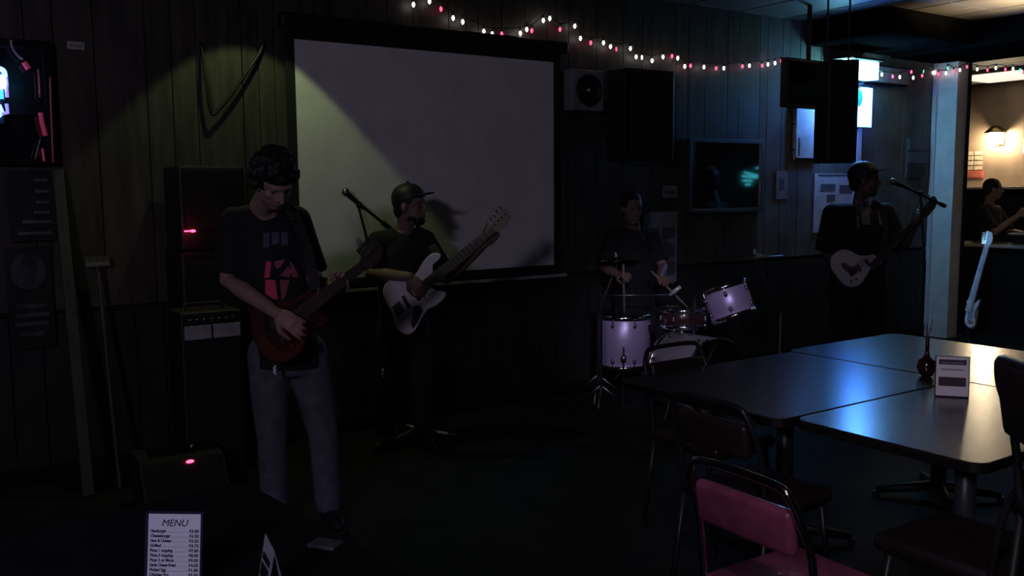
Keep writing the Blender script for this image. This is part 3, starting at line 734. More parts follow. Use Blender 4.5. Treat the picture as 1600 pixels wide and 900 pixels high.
# ---------- guitars
def guitar(name, label, body_px, D, tilt, pocket_px, nut_px, Dnut, head_px, parts, mbody, mneck, mboard, mhead, strings=6, thick=.042, neckw=(.058, .044), burst=None, frets=14, cat='guitar', pegside=1):
    """body outline given as picture points on a plane at depth D (tilted), neck runs to the nut at depth Dnut"""
    cx = sum(p[0] for p in body_px) / len(body_px); cy = sum(p[1] for p in body_px) / len(body_px)
    c = at(cx, cy, D)
    nut = at(*nut_px, Dnut); 
    pk0 = at(*pocket_px, D)
    ax = (nut - pk0).normalized()
    toc = (EYEV - c).normalized() + V(tilt); nrm = (toc - ax * toc.dot(ax)).normalized()   # face normal
    side = nrm.cross(ax).normalized()
    def pl(px, py, lift=0.0): return onplane(px, py, c + nrm * lift, nrm)
    root = thing(name, label, cat, c)
    out = spline([pl(*p) for p in body_px], 4)
    bm = B(); prism(bm, [p - nrm * thick for p in out], nrm, thick, .006); bo = obj('body', bm, mbody, root)
    if burst:
        cc = sum(out, V()) / len(out)
        bm = B(); prism(bm, [cc + (p - cc) * .72 for p in out], nrm, .0016); lab(obj('sunburst_centre', bm, burst, root), 'darker sunburst centre')
    pk = pl(*pocket_px)
    def along(d, y=0, lift=0): return pk + ax * d + side * y + nrm * lift
    L = (nut - pk).dot(ax)
    # neck + fretboard
    def taper(l0, l1, w0, w1, h0, h1, mt, nm):
        bm = B()
        vs = [bm.verts.new(along(l, s_ * w / 2, h)) for l, w in ((l0, w0), (l1, w1)) for s_ in (-1, 1) for h in (h0, h1)]
        a = vs
        for q in ((0, 1, 3, 2), (4, 6, 7, 5), (0, 4, 5, 1), (2, 3, 7, 6), (1, 5, 7, 3), (0, 2, 6, 4)): bm.faces.new([a[i] for i in q])
        return obj(nm, bm, mt, root)
    taper(-.05, L, neckw[0], neckw[1], -.014, .006, mneck, 'neck')
    fb = taper(-.10, L, neckw[0], neckw[1], .0062, .012, mboard, 'fretboard')
    for i in range(frets):
        l = L - (L + .10) * (1 - 2 ** (-(i + 1) / 12.0)) * 1.22
        if l < -.09: break
        w = neckw[1] + (neckw[0] - neckw[1]) * (L - l) / (L + .1)
        bm = B(); box(bm, along(l, 0, .0128), (w * .96, .0022, .0014), frame(side, ax, nrm)); obj('fret', bm, M_dullmetal, fb)
    # headstock
    hd = at(*head_px, Dnut + (Dnut - D) * .15); hl = max(.12, (hd - nut).dot(ax)); 
    hx = [(0, -.024), (0, .024), (.03, .034), (hl * .55, .046), (hl * .95, .052), (hl, .030), (hl * .9, -.01), (hl * .6, -.030), (.04, -.036)]
    bm = B(); prism(bm, [along(L + a, b * pegside, -.012) for a, b in hx], nrm, .014, .002); ho = obj('headstock', bm, mhead, root)
    for i in range(strings):
        if strings == 4 or pegside:
            l, y = L + .025 + i * (hl - .05) / max(1, strings - 1), (.034 + .018 * i / strings) * pegside
        bm = B(); cyl(bm, along(l, y * .55, .002), along(l, y * .55, .016), .005, n=8)
        cyl(bm, along(l, y, -.004), along(l, y + .022 * pegside, -.004), .003, n=6)
        ball(bm, along(l, y + .028 * pegside, -.004), (.007, .011, .004), frame(ax, side, nrm), 8, 6)
        obj('tuning_peg', bm, M_chrome, ho)
    # body furniture given in picture points
    bridge = None
    for nm, pts, lift, h, mt in parts:
        bm = B(); P_ = [pl(*p, lift) for p in pts]
        if nm == 'knob':
            lathe(bm, [(.010, 0), (.010, .010), (.008, .014)], P_[0], nrm, 12)
        else: prism(bm, P_, nrm, h, min(.001, h * .3))
        o = obj(nm, bm, mt, root)
        if nm == 'bridge': bridge = sum(P_, V()) / len(P_)
    if bridge is not None:
        bm = B()
        for i in range(strings):
            y = (i - (strings - 1) / 2)
            b = bridge + side * y * .010 * (1.7 if strings == 4 else 1); 
            cyl(bm, b + nrm * .016, along(L, y * .0072 * (1.35 if strings == 4 else 1), .014), .0009, n=4)
        o = obj('strings', bm, M_dullmetal, root); o['kind'] = 'stuff'
    return root, dict(ax=ax, nrm=nrm, side=side, along=along, L=L, pl=pl, c=c)
def strap(root, pts, mt=M_black, w=.05):
    bm = B(); k = len(pts); P_ = spline(pts, 6, False); left = []; 
    tube(bm, P_, .012, 6)
    # flatten into a band: widen each ring along the world direction across the band
    return obj('strap', bm, mt, root, smooth=True)

# ================= guitarist (nearest, left)
g = lambda x, y, d: at(x, y, d)
D = 4.12
Jg = dict(head=g(428, 283, 3.98), neck=g(410, 322, 4.10), rs=g(367, 347, 4.10), ls=g(463, 345, 4.22), re=g(356, 437, 4.10), rw=g(432, 489, 3.83),
          le=g(493, 440, 4.16), lw=g(527, 458, 4.09), rh=g(420, 552, 4.15), lh=g(478, 550, 4.22), rk=g(426, 690, 4.10), lk=g(505, 678, 4.16))
Jg['ra'] = V((at(424, 690, 4.14).x, 4.16, .09)); Jg['la'] = V((at(508, 690, 4.2).x, 4.24, .09))
gb = V(((Jg['ra'].x + Jg['la'].x) / 2, 4.18, 0))
gtr, gi = guitar('electric_guitar', 'dark red sunburst electric guitar held by the shaggy-haired guitarist', [(393,494),(399,480),(418,473),(442,470),(466,463),(488,449),(496,452),(492,466),(489,478),(497,487),(510,494),(513,503),(504,510),(490,514),(480,530),(469,550),(450,565),(428,566),(409,553),(398,531),(392,512)],
   3.93, (.05, 0, .0), (486, 478), (568, 414), 4.02, (597, 390), [
   ('pickguard', [(420,500),(450,487),(478,482),(486,496),(470,515),(440,535),(425,525)], .0018, .002, M_black),
   ('pickup', [(432,512),(440,506),(450,522),(442,528)], .004, .006, M_dullmetal), ('pickup', [(448,500),(456,494),(466,510),(458,516)], .004, .006, M_dullmetal),
   ('bridge', [(417,519),(425,513),(435,530),(427,536)], .002, .010, M_chrome), ('knob', [(440,548)], .002, .01, M_chrome), ('knob', [(455,540)], .002, .01, M_chrome)],
   M_burst, M_maple, M_darkwood, M_darkwood, burst=mat('sunburst centre', (.035, .008, .007), .2, coat=.6))
hn = gi['nrm']
guit = person('person', 'guitarist with shaggy dark hair and jeans, head bowed over sunburst guitar', gb, Jg, (0.50, -.55, -.72), (.15, -.35, .9), hair='shaggy', trousers=M_jeans, sleeve=.86,
   hands=dict(r=((.72, -.15, -.45), -hn, -1, (.35, .45, .5, .55)), l=((.25, -.30, .90), (-.15, -.9, .25), 1, (.75, .8, .85, .9))), bodyfwd=(.25, -1, 0), wide=1.06, hk=1.0,
   feet_dir=dict(r=(-.1, -1, 0), l=(.45, -.9, 0)))
def chest_patch(root, pts, D, n, mt, name, h=.004):
    bm = B(); P_ = [at(a, b, D) for a, b in pts]; nr = (P_[1] - P_[0]).cross(P_[2] - P_[0]).normalized()
    if nr.dot(EYEV - P_[0]) < 0: nr = -nr
    prism(bm, P_, nr, h); return obj(name, bm, mt, root)

# ================= bassist
DB = 5.55
Jb = dict(head=g(641, 322, 5.50), neck=g(632, 358, 5.56), rs=g(590, 378, 5.47), ls=g(664, 375, 5.64), re=g(580, 428, 5.38), rw=g(640, 432, 5.24),
          le=g(698, 434, 5.48), lw=g(756, 382, 5.30), rh=g(612, 512, 5.56), lh=g(648, 512, 5.64), rk=g(604, 604, 5.52), lk=g(658, 604, 5.60))
Jb['ra'] = V((at(600, 690, 5.56).x, 5.58, .09)); Jb['la'] = V((at(663, 690, 5.64).x, 5.66, .09))
bass, bi = guitar('bass_guitar', 'white electric bass guitar held by the man in the black cap', [(688,402),(686,397),(674,397),(661,409),(651,426),(640,436),(627,433),(613,435),(602,444),(598,458),(603,472),(609,482),(613,492),(616,505),(624,518),(637,523),(648,517),(657,501),(667,485),(682,477),(694,466),(696,458),(688,456),(677,454),(671,444),(676,428),(676,414),(682,408)],
   5.28, (.10, 0, .05), (674, 438), (771, 358), 5.26, (803, 340), [
   ('pickup', [(627,463),(632,461),(642,480),(637,482)], .001, .006, M_black), ('pickup', [(647,463),(652,461),(659,468),(654,470)], .001, .006, M_black),
   ('bridge', [(612,480),(624,470),(633,486),(622,496)], .001, .010, mat('aged bridge', (.10, .07, .045), .4, .6)),
   ('control_plate', [(648,478),(656,477),(661,486),(652,505),(645,514),(642,505)], .001, .004, M_black), ('knob', [(650,488)], .005, .01, M_black), ('knob', [(647,502)], .005, .01, M_black)],
   M_white, M_maple, M_darkwood, M_maple, strings=4, neckw=(.062, .046), cat='bass guitar')
hn = bi['nrm']
bman = person('person', 'bass player in black cap and black shirt, looking right in profile', ((Jb['ra'].x + Jb['la'].x) / 2, 5.6, 0), Jb, (.95, -.30, .02), hair='short', cap=True, beard=True, sleeve=.72, skin=M_skinm,
   hands=dict(r=((.55, -.1, -.75), -hn, -1, (.5, .55, .6, .6)), l=((.60, -.15, .60), (.1, .8, .55), 1, (.9, .95, 1.0, 1.0))), bodyfwd=(.35, -1, 0), feet_dir=dict(r=(-.1, -1, 0), l=(.4, -.9, 0)))

# ================= singer
Jn = dict(head=g(1351, 282, 7.58), neck=g(1343, 316, 7.64), rs=g(1301, 334, 7.6), ls=g(1382, 332, 7.68), re=g(1289, 396, 7.6), rw=g(1325, 420, 7.38),
          le=g(1408, 392, 7.6), lw=g(1428, 356, 7.44), rh=g(1320, 455, 7.65), lh=g(1360, 455, 7.68), rk=g(1316, 560, 7.6), lk=g(1366, 560, 7.64))
Jn['ra'] = V((at(1312, 660, 7.65).x, 7.65, .09)); Jn['la'] = V((at(1370, 660, 7.68).x, 7.68, .09))
sg, si = guitar('electric_guitar', 'ivory single-cutaway electric guitar held by the singer at the right', [(1298,407),(1302,397),(1315,390),(1328,391),(1341,398),(1354,399),(1365,397),(1373,402),(1380,407),(1376,412),(1367,416),(1360,421),(1353,433),(1344,444),(1331,448),(1320,444),(1312,437),(1306,428),(1300,420)],
   7.38, (-.05, 0, .1), (1374, 405), (1440, 338), 7.46, (1474, 318), [
   ('pickup', [(1336,416),(1340,412),(1347,422),(1343,426)], .001, .006, M_dullmetal), ('pickup', [(1350,408),(1354,404),(1361,413),(1357,417)], .001, .006, M_dullmetal),
   ('bridge', [(1322,421),(1327,417),(1335,430),(1330,434)], .001, .012, M_chrome), ('knob', [(1330,440)], .001, .01, M_chrome), ('knob', [(1338,437)], .001, .01, M_chrome)],
   M_cream, M_maple, M_darkwood, M_darkwood)
hn = si['nrm']
sman = person('person', 'singer in flat cap and printed dark shirt at the microphone', ((Jn['ra'].x + Jn['la'].x) / 2, 7.66, 0), Jn, (.93, -.36, 0.0), hair='short', cap=True, beard=True, skin=M_skind, sleeve=.95, wide=1.30, hk=1.16,
   hands=dict(r=((.75, -.1, -.3), -hn, -1, (.5, .55, .6, .6)), l=((.45, -.15, .75), (-.2, .8, .45), 1, (.9, .95, 1.0, 1.0))), bodyfwd=(.1, -1, 0), feet_dir=dict(r=(-.3, -1, 0), l=(.4, -.9, 0)))

# ================= drummer
DD = 6.95
Jd = dict(head=g(987, 326, 6.92), neck=g(990, 356, 7.0), rs=g(957, 372, 6.92), ls=g(1020, 372, 7.02), re=g(944, 418, 6.85), rw=g(968, 430, 6.66),
          le=g(1036, 418, 6.92), lw=g(1030, 436, 6.68))
hp = V((Jd['neck'].x + .02, 7.02, .62)); dfw = V((.562, -.827, 0)); drt = V((-.827, -.562, 0))
Jd['rh'] = hp + drt * .09; Jd['lh'] = hp - drt * .09
Jd['rk'] = hp + drt * .06 + dfw * .38 + UP * -.06; Jd['lk'] = hp - drt * .24 + dfw * .40 + UP * -.06
Jd['ra'] = V((Jd['rk'].x, Jd['rk'].y, .09)) + dfw * .02; Jd['la'] = V((Jd['lk'].x, Jd['lk'].y, .09)) + dfw * .02
dman = person('person', 'drummer in dark shirt seated behind the drum kit', (hp.x, hp.y, 0), Jd, (.35, -.9, -.2), hair='short', sleeve=.8, skin=M_skinm,
   hands=dict(r=((.3, -.7, .1), (.2, .2, -1), -1, (1., 1., 1.05, 1.1)), l=((.1, -.8, .1), (.2, .2, -1), 1, (1., 1., 1.05, 1.1))), bodyfwd=dfw, feet_dir=dict(r=dfw, l=dfw))
# ================= patron in the bar
bp = at(1552, 296, 10.62)
Jp = dict(head=bp, neck=bp + V((-.03, .02, -.17)), rs=bp + V((-.16, -.10, -.25)), ls=bp + V((.13, .16, -.25)), re=bp + V((-.12, -.30, -.48)), rw=bp + V((.10, -.36, -.30)),
          le=bp + V((.22, .0, -.5)), lw=bp + V((.22, -.26, -.5)))
hp2 = V((bp.x - .05, bp.y + .03, .78)); pf = V((.75, -.66, 0)).normalized(); pr = V((-.66, -.75, 0)).normalized()
Jp['rh'] = hp2 + pr * .09; Jp['lh'] = hp2 - pr * .09
Jp['rk'] = V((Jp['rh'].x, Jp['rh'].y, .46)); Jp['lk'] = V((Jp['lh'].x, Jp['lh'].y, .46)); Jp['ra'] = V((Jp['rh'].x, Jp['rh'].y, .09)); Jp['la'] = V((Jp['lh'].x, Jp['lh'].y, .09))
pman = person('person', 'dark-haired patron in profile behind the bar counter under the lamp', (hp2.x, hp2.y, 0), Jp, (.95, -.3, -.05), hair='short', skin=M_skin, sleeve=.9,
   hands=dict(r=((.5, -.1, .6), (.5, .5, -.3), -1, (.7, .8, .8, .9)), l=((.6, -.6, 0), (0, 0, -1), 1, .4)), bodyfwd=pf, shirt=mat('dark brown shirt', (.02, .016, .015), .9))
# clear drinking glass in the patron's hand
gp = Jp['rw'] + V((.10, -.03, .07))
bm = B(); lathe(bm, [(.026, -.06), (.030, -.055), (.036, .07), (.033, .07), (.027, -.045), (.001, -.045)], gp, (.2, 0, 1), 16)
tag(obj('drinking_glass', bm, mat('beer glass', (.6, .55, .5), .08, spec=.8, trans=.6), loc=gp - UP * .06, smooth=True), 'shiny drinking glass raised by the patron at the bar', 'glass')

# ------------------------------------------------------------------ shirt prints, keychains, straps
def on_front(root, pts, D, mt, name, lift=.0):
    """flat print that lies on the front of the shirt (rays from the front hit the shirt mesh)"""
    sh = [c for c in root.children if c.name.startswith('shirt')][0]
    from mathutils.bvhtree import BVHTree
    bm0 = B(); bm0.from_mesh(sh.data); bmesh.ops.translate(bm0, verts=bm0.verts[:], vec=root.location); tr = BVHTree.FromBMesh(bm0); bm0.free()
    bm = B(); n = 7
    (x0, y0), (x1, y1), (x2, y2), (x3, y3) = pts; grid = []
    for i in range(n + 1):
        row = []
        for j in range(n + 1):
            a, b = i / n, j / n
            px = (x0 * (1 - a) + x1 * a) * (1 - b) + (x3 * (1 - a) + x2 * a) * b
            py = (y0 * (1 - a) + y1 * a) * (1 - b) + (y3 * (1 - a) + y2 * a) * b
            d = ray(px, py).normalized(); h = tr.ray_cast(EYEV, d)
            p = h[0] + h[1] * .004 if h[0] is not None and abs(h[0].y - D) < .5 else at(px, py, D)
            row.append(bm.verts.new(p))
        grid.append(row)
    for i in range(n):
        for j in range(n): bm.faces.new((grid[i][j], grid[i + 1][j], grid[i + 1][j + 1], grid[i][j + 1]))
    return obj(name, bm, mt, root, smooth=True)
for q in ([(411,365),(421,363),(421,386),(411,388)], [(424,364),(436,362),(436,380),(425,383)], [(439,363),(450,364),(449,384),(439,384)]):
    lab(on_front(guit, q, 3.95, M_greyprint, 'shirt_print'), 'dark grey printed letter shape')
for q in ([(416,407),(424,410),(421,434),(413,434)], [(437,430),(450,416),(456,424),(452,434)], [(452,408),(459,416),(466,432),(457,434)], [(415,437),(430,437),(434,468),(414,466)], [(437,437),(452,437),(446,462),(440,470)], [(427,409),(445,405),(438,418),(432,420)]):
    lab(on_front(guit, q, 3.95, M_redprint if q[0][0] < 420 else M_pinkprint, 'shirt_print'), 'red printed shape on the shirt front')
for q in ([(1336,312),(1341,314),(1343,356),(1339,357)], [(1344,314),(1358,316),(1360,352),(1346,350)], [(1368,316),(1377,322),(1383,350),(1374,352)]):
    lab(on_front(sman, q, 7.45, M_whiteprint, 'shirt_print'), 'pale grey printed bar')
def chainlink(root, px, py, D, L, n=5):
    o = None; bm = B(); p = at(px, py, D)
    for i in range(n): ball(bm, p - UP * (L * i / n) + V((.003 * (-1) ** i, 0, 0)), (.006, .005, .008), None, 8, 6)
    return lab(obj('keychain', bm, M_glint, root, smooth=True), 'bright chrome keychain')
chainlink(guit, 429, 573, 3.95, .04)
chainlink(bman, 598, 578, 5.36, .05)
def gstrap(root, pts, name='strap', w=.024):
    bm = B(); P_ = spline(pts, 6, False); rows = []
    for i, p in enumerate(P_):
        d = (P_[min(i + 1, len(P_) - 1)] - P_[max(i - 1, 0)]).normalized(); o = (EYEV - p).normalized(); sd = d.cross(o).normalized()
        rows.append([bm.verts.new(p + sd * w + o * .003), bm.verts.new(p - sd * w + o * .003), bm.verts.new(p - sd * w), bm.verts.new(p + sd * w)])
    for a, b in zip(rows, rows[1:]):
        for j in range(4): bm.faces.new((a[j], a[(j + 1) % 4], b[(j + 1) % 4], b[j]))
    bm.faces.new(rows[0][::-1]); bm.faces.new(rows[-1])
    return obj(name, bm, M_black, root)
gstrap(gtr, [at(492, 452, 3.94), at(482, 400, 4.0), at(462, 340, 4.09), at(440, 318, 4.16)])
gstrap(bass, [at(683, 399, 5.30), at(676, 384, 5.46), at(664, 366, 5.56), at(648, 356, 5.60)])
gstrap(sg, [at(1376, 402, 7.40), at(1384, 360, 7.46), at(1376, 326, 7.53), at(1362, 316, 7.62)])

# ------------------------------------------------------------------ microphone stands
def micmesh(p, d, parent):
    d = V(d).normalized()
    bm = B(); cyl(bm, p, p - d * .15, .019, .012, 14); o = obj('microphone', bm, M_black, parent, smooth=False)
    bm = B(); ball(bm, p + d * .018, (.026, .026, .028), None, 14, 10); obj('grille', bm, M_dullmetal, o, smooth=True)
def tripod(parent, hub, r=.30, legs=3, a0=.4, legmt=None):
    for k in range(legs):
        a = a0 + 2 * math.pi * k / legs; e = V((hub.x + r * math.cos(a), hub.y + r * math.sin(a), .014))
        bm = B(); tube(bm, [hub, e], .009, 8); o = obj('leg', bm, legmt or M_dullmetal, parent, smooth=True)
        bm = B(); cyl(bm, e + (hub - e).normalized() * .05, e - (hub - e).normalized() * .004, .013, n=8); obj('rubber_foot', bm, M_black, o)
# stand behind the bassist
hub = at(650, 668, 5.80); top = at(560, 322, 5.86)
ms = thing('microphone_stand', 'leaning microphone stand with boom behind the bass player', 'microphone stand', V((hub.x, hub.y, 0)))
bm = B(); tube(bm, [hub, hub.lerp(top, .55)], .012, 10); obj('lower_tube', bm, M_black, ms)
bm = B(); tube(bm, [hub.lerp(top, .55), top], .009, 10); obj('upper_tube', bm, M_black, ms)
bm = B(); ball(bm, hub.lerp(top, .55), .018); obj('clutch', bm, M_black, ms)
tripod(ms, hub, .26, 3, -2.2, M_glint)
b0, b1 = at(553, 312, 5.83), at(598, 348, 5.95)
bm = B(); tube(bm, [b0, b1], .010, 10); obj('boom', bm, M_black, ms)
bm = B(); ball(bm, top.lerp(b0.lerp(b1, .2), .6), .022); obj('boom_clamp', bm, M_black, ms)
bm = B(); cyl(bm, b1, b1 + (b1 - b0).normalized() * .07, .018, n=12); obj('counterweight', bm, M_black, ms)
mp = at(543, 303, 5.80); micmesh(mp, mp - b0, ms)
# singer's stand
hub = V((at(1440, 520, 7.35).x, 7.35, .16)); top = at(1438, 302, 7.36)
ms = thing('microphone_stand', "black boom microphone stand in front of the singer's face", 'microphone stand', V((hub.x, hub.y, 0)))
bm = B(); tube(bm, [hub, V((hub.x, hub.y, 1.0))], .012, 10); obj('lower_tube', bm, M_black, ms)
bm = B(); tube(bm, [V((hub.x, hub.y, 1.0)), top], .009, 10); obj('upper_tube', bm, M_black, ms)
tripod(ms, hub, .28, 3, .9)
b0, b1 = at(1412, 291, 7.33), at(1468, 318, 7.42)
bm = B(); tube(bm, [b0, b1], .010, 10); obj('boom', bm, M_black, ms)
bm = B(); ball(bm, top, .024); obj('boom_clamp', bm, M_black, ms)
bm = B(); cyl(bm, b1, b1 + (b1 - b0).normalized() * .06, .017, n=12); obj('counterweight', bm, M_black, ms)
mp = at(1398, 285, 7.30); micmesh(mp, mp - b0, ms)

# ------------------------------------------------------------------ drum kit
def drum(name, label, c, axis, r, h, wrap, nl, front, legs=0, a_off=0.0, cat='drum'):
    axis = V(axis).normalized(); c = V(c)
    x = (V(front) - axis * V(front).dot(axis)).normalized(); y = axis.cross(x)
    base = c - axis * h / 2
    th = thing(name, label, cat, V((c.x, c.y, 0 if legs else base.z)))
    bm = B(); lathe(bm, [(r - .004, -h / 2), (r, -h / 2 + .004), (r, h / 2 - .004), (r - .004, h / 2)], c, axis, 40); obj('shell', bm, wrap, th, smooth=False)
    for f in bpy.data.objects[th.children[0].name].data.polygons: f.use_smooth = len(f.vertices) == 4
    for sgn in (1, -1):
        q = c + axis * (h / 2 + .004) * sgn
        bm = B(); lathe(bm, [(.001, 0), (r - .012, .004), (r - .006, -.001)], q, axis * sgn, 36); obj('drum_head', bm, M_head, th, smooth=True)
        bm = B(); lathe(bm, [(r - .002, -.026), (r + .010, -.026), (r + .012, -.012), (r + .010, .008), (r + .002, .012), (r - .004, .004)], q, axis * sgn, 36); obj('hoop', bm, M_chrome, th, smooth=True)
    for i in range(nl):
        a = a_off + 2 * math.pi * (i + .5) / nl; d = x * math.cos(a) + y * math.sin(a)
        for sgn in (1, -1):
            q = c + d * (r + .009) + axis * (h / 2 - .058) * sgn
            bm = B(); ball(bm, q, (.013, .013, .020), frame(d, axis.cross(d), axis), 12, 8); lg = obj('lug', bm, M_dullmetal, th, smooth=True)
            bm = B(); cyl(bm, q + d * .002, q + d * .002 + axis * sgn * .056, .0028, n=6); obj('tension_rod', bm, M_chrome, lg)
    if legs:
        for i in range(legs):
            a = 2 * math.pi * i / legs; d = x * math.cos(a) + y * math.sin(a); q = c + d * (r + .018)
            bm = B(); tube(bm, [q - axis * .02, V((q.x, q.y, c.z - h / 2 - .06)), V((q.x, q.y, .10)) + d * .0, V((q.x, q.y, .012)) + d * .06], .0055, 8)
            lo = obj('leg', bm, M_dullmetal if i else M_black, th)
            bm = B(); ball(bm, q - axis * (h / 2 - .085), (.022, .022, .034), frame(d, axis.cross(d), axis)); lab(obj('leg_bracket', bm, M_dullmetal, th, smooth=True), 'oval chrome leg bracket')
            bm = B(); ball(bm, V((q.x, q.y, .014)) + d * .06, .014); obj('rubber_foot', bm, M_black, lo)
    return th
c0 = at(975, 533, 6.78); front = (EYEV - c0); front.z = 0
zt, zb = at(975, 492, 6.78).z, at(975, 577, 6.62).z
drum('floor_tom', 'pearl violet floor tom standing on three legs at the left of the kit', V((c0.x, 6.80, (zt + zb) / 2)), UP, .200, zt - zb, M_drum, 8, front, 3)
c1 = at(1139, 472, 6.45)
ax = V((-.30, .22, .93))
drum('rack_tom', 'pearl violet rack tom tilted toward the drummer at the right of the kit', c1, ax, .160, .225, M_drum, 6, EYEV - c1, 0, .50)
c2 = at(1067, 496, 6.66)
drum('snare_drum', 'dark red snare drum with chrome hoops in the middle of the kit', c2, (0, .04, 1), .165, .13, M_snare, 8, EYEV - c2)
st = thing('snare_stand', 'folding steel stand under the dark red snare drum', 'stand', V((c2.x, c2.y, 0)))
bm = B(); cyl(bm, V((c2.x, c2.y, .14)), V((c2.x, c2.y, c2.z - .11)), .011); obj('tube', bm, M_dullmetal, st)
tripod(st, V((c2.x, c2.y, .20)), .22, 3, .2)
for k in range(3):
    a = .3 + 2.094 * k; bm = B(); e = V((c2.x + .165 * math.cos(a), c2.y + .165 * math.sin(a), c2.z - .085)); tube(bm, [V((c2.x, c2.y, c2.z - .13)), e], .006, 6); obj('basket_arm', bm, M_dullmetal, st)
# bass drum
ck = V((at(1086, 560, 6.38).x, 6.38, .292))
kd = drum('bass_drum', 'shade-greyed bass drum on its side below the rack tom', ck, WN, .268, .40, M_kickshade, 8, UP)
for sgn in (-1, 1):
    e = ck + WN * .08 + WD * .27 * sgn
    bm = B(); tube(bm, [V((e.x, e.y, .26)), V((e.x, e.y, .014)) + WD * .1 * sgn], .008, 8); obj('spur', bm, M_dullmetal, kd)
bm = B(); top = ck + UP * .275 - WN * .02
cyl(bm, top, V((top.x, top.y, c1.z + .02)), .014); tube(bm, [V((top.x, top.y, c1.z + .02)), c1 + (V((top.x, top.y, c1.z)) - c1).normalized() * .166], .011, 8); obj('tom_holder', bm, M_chrome, kd)
# throne
hs = V((hp.x, hp.y, 0))
tr = thing('drum_throne', 'round black stool under the drummer', 'stool', hs)
bm = B(); lathe(bm, [(.10, .43), (.16, .44), (.17, .475), (.15, .50), (.001, .505)], hs, UP, 24); obj('seat', bm, M_vinyldark, tr, smooth=True)
bm = B(); cyl(bm, hs + UP * .18, hs + UP * .44, .018); obj('post', bm, M_dullmetal, tr)
tripod(tr, hs + UP * .28, .24, 3, 1.0)
# cymbals
def cymbal(name, label, nut, r, tilt, a0, foot=None):
    n_ = V(tilt).normalized(); foot = foot or V((nut.x, nut.y, 0))
    th = thing(name, label, 'cymbal', foot)
    cb = nut - n_ * .045
    bm = B(); lathe(bm, [(.010, .020), (.035, .017), (.052, .004), (r * .6, -.006), (r, -.016), (r, -.018), (r * .6, -.009), (.052, .001), (.035, .013), (.008, .017)], cb, n_, 40); obj('cymbal_plate', bm, M_bronze, th, smooth=True)
    bm = B(); cyl(bm, cb - n_ * .05, nut, .005); obj('spindle', bm, M_chrome, th)
    bm = B(); cyl(bm, cb + n_ * .020, cb + n_ * .032, .013); obj('felt_washer', bm, M_head, th)
    bm = B(); x, y, _ = axisframe(n_); box(bm, nut, (.040, .007, .014), frame(x, y, n_), .002); ball(bm, nut - n_ * .002, .010); lab(obj('wing_nut', bm, M_glint, th), 'shiny chrome wing nut')
    hub = V((foot.x, foot.y, .22))
    bm = B(); tube(bm, [hub, V((foot.x, foot.y, .7)), cb - n_ * .05], .010, 8); obj('stand_tube', bm, M_dullmetal, th)
    tripod(th, hub, .26, 3, a0)
nl_ = at(962, 396, 6.78); cymbal('crash_cymbal', 'bronze cymbal on a stand at the left of the drummer', nl_, .18, (-.1, .10, 1), .3, V((nl_.x - .14, 6.66, 0)))
nr = at(1179, 391, 6.42); cymbal('ride_cymbal', 'bronze cymbal with bright chrome wing nut above the rack tom', nr, .20, (-.12, .10, 1), .7, V((nr.x + .22, 6.5, 0)))
# overhead boom across the kit
ba, bb = at(950, 461, 6.50), at(1050, 461, 6.52)
ms = thing('microphone_stand', 'low chrome boom stand reaching across the drum kit above the floor tom', 'microphone stand', V((ba.x - .05, 6.48, 0)))
pt = V((ba.x - .05, 6.48, ba.z))
bm = B(); tube(bm, [V((pt.x, pt.y, .16)), pt], .011, 8); obj('tube', bm, M_black, ms)
tripod(ms, V((pt.x, pt.y, .18)), .2, 3, 2.4)
bm = B(); tube(bm, [pt, bb], .006, 8); obj('boom', bm, M_dullmetal, ms, smooth=True)
bm = B(); ball(bm, pt, .02); obj('boom_clamp', bm, M_black, ms)
bm = B(); q0, q1 = at(1046, 461, 6.50), at(1063, 448, 6.46); tube(bm, [q0, q0.lerp(q1, .5), q1], [.011, .016, .013], 10); lab(obj('clip_microphone', bm, M_glint, ms, smooth=True), 'shiny chrome clip-on microphone')
# sticks
for lb, w, tip in (('wooden drumstick in the right hand of the drummer over the floor tom', Jd['rw'] + V((.02, -.08, -.005)), at(975, 462, 6.62)), ('wooden drumstick in the left hand of the drummer over the snare', Jd['lw'] + V((.0, -.08, -.005)), at(1062, 468, 6.60))):
    d = (tip - w).normalized(); bm = B(); tube(bm, [w - d * .10, w + d * .22, w + d * .27, w + d * .28], [.0075, .0070, .0035, .006], 8)
    tag(obj('drumstick', bm, M_maple, loc=w, smooth=True), lb, 'drumstick', None)

# ------------------------------------------------------------------ amplifiers on the left
t0, t1, zl, zh = wq(256, 372, 259, 392, .42); t0 = onw(256, 300, .06)[0]; t1 = max(t1, t0 + .36)
sp = thing('loudspeaker', 'upper black loudspeaker of the stack left of the guitarist, with red light', 'loudspeaker', W((t0 + t1) / 2, .23, zl))
bm = B(); wbox(bm, t0, t1, .06, .40, zl, zh, .012); obj('cabinet', bm, M_black, sp)
bm = B(); wbox(bm, t0 + .02, t1 - .02, .4005, .42, zl + .12, zh - .02, .006); obj('grille', bm, M_blackcloth, sp)
a, b = onw(266, 362, .424), onw(300, 362, .424); a = (max(a[0], t0 + .01), a[1])
bm = B(); wbox(bm, a[0], b[0], .4205, .426, a[1] - .0035, a[1] + .0035, .001); lab(obj('indicator_light', bm, E_led, sp), 'thin glowing red indicator strip')
bm = B(); ball(bm, W(a[0] + .045, .428, a[1]), (.016, .006, .008), frame(WD, WN, UP), 8, 6); obj('indicator_light', bm, E_led, sp, smooth=True)
light('indicator_glow', 'POINT', W(a[0] + .02, .50, a[1]), .10, (1.0, .06, .12), .01)
cab = thing('speaker_cabinet', 'lower black cabinet under the loudspeaker left of the guitarist', 'speaker cabinet', W((t0 + t1) / 2, .23, 0))
bm = B(); wbox(bm, t0 - .01, t1 + .01, .05, .41, .03, zl - .003, .015); obj('cabinet', bm, M_black, cab)
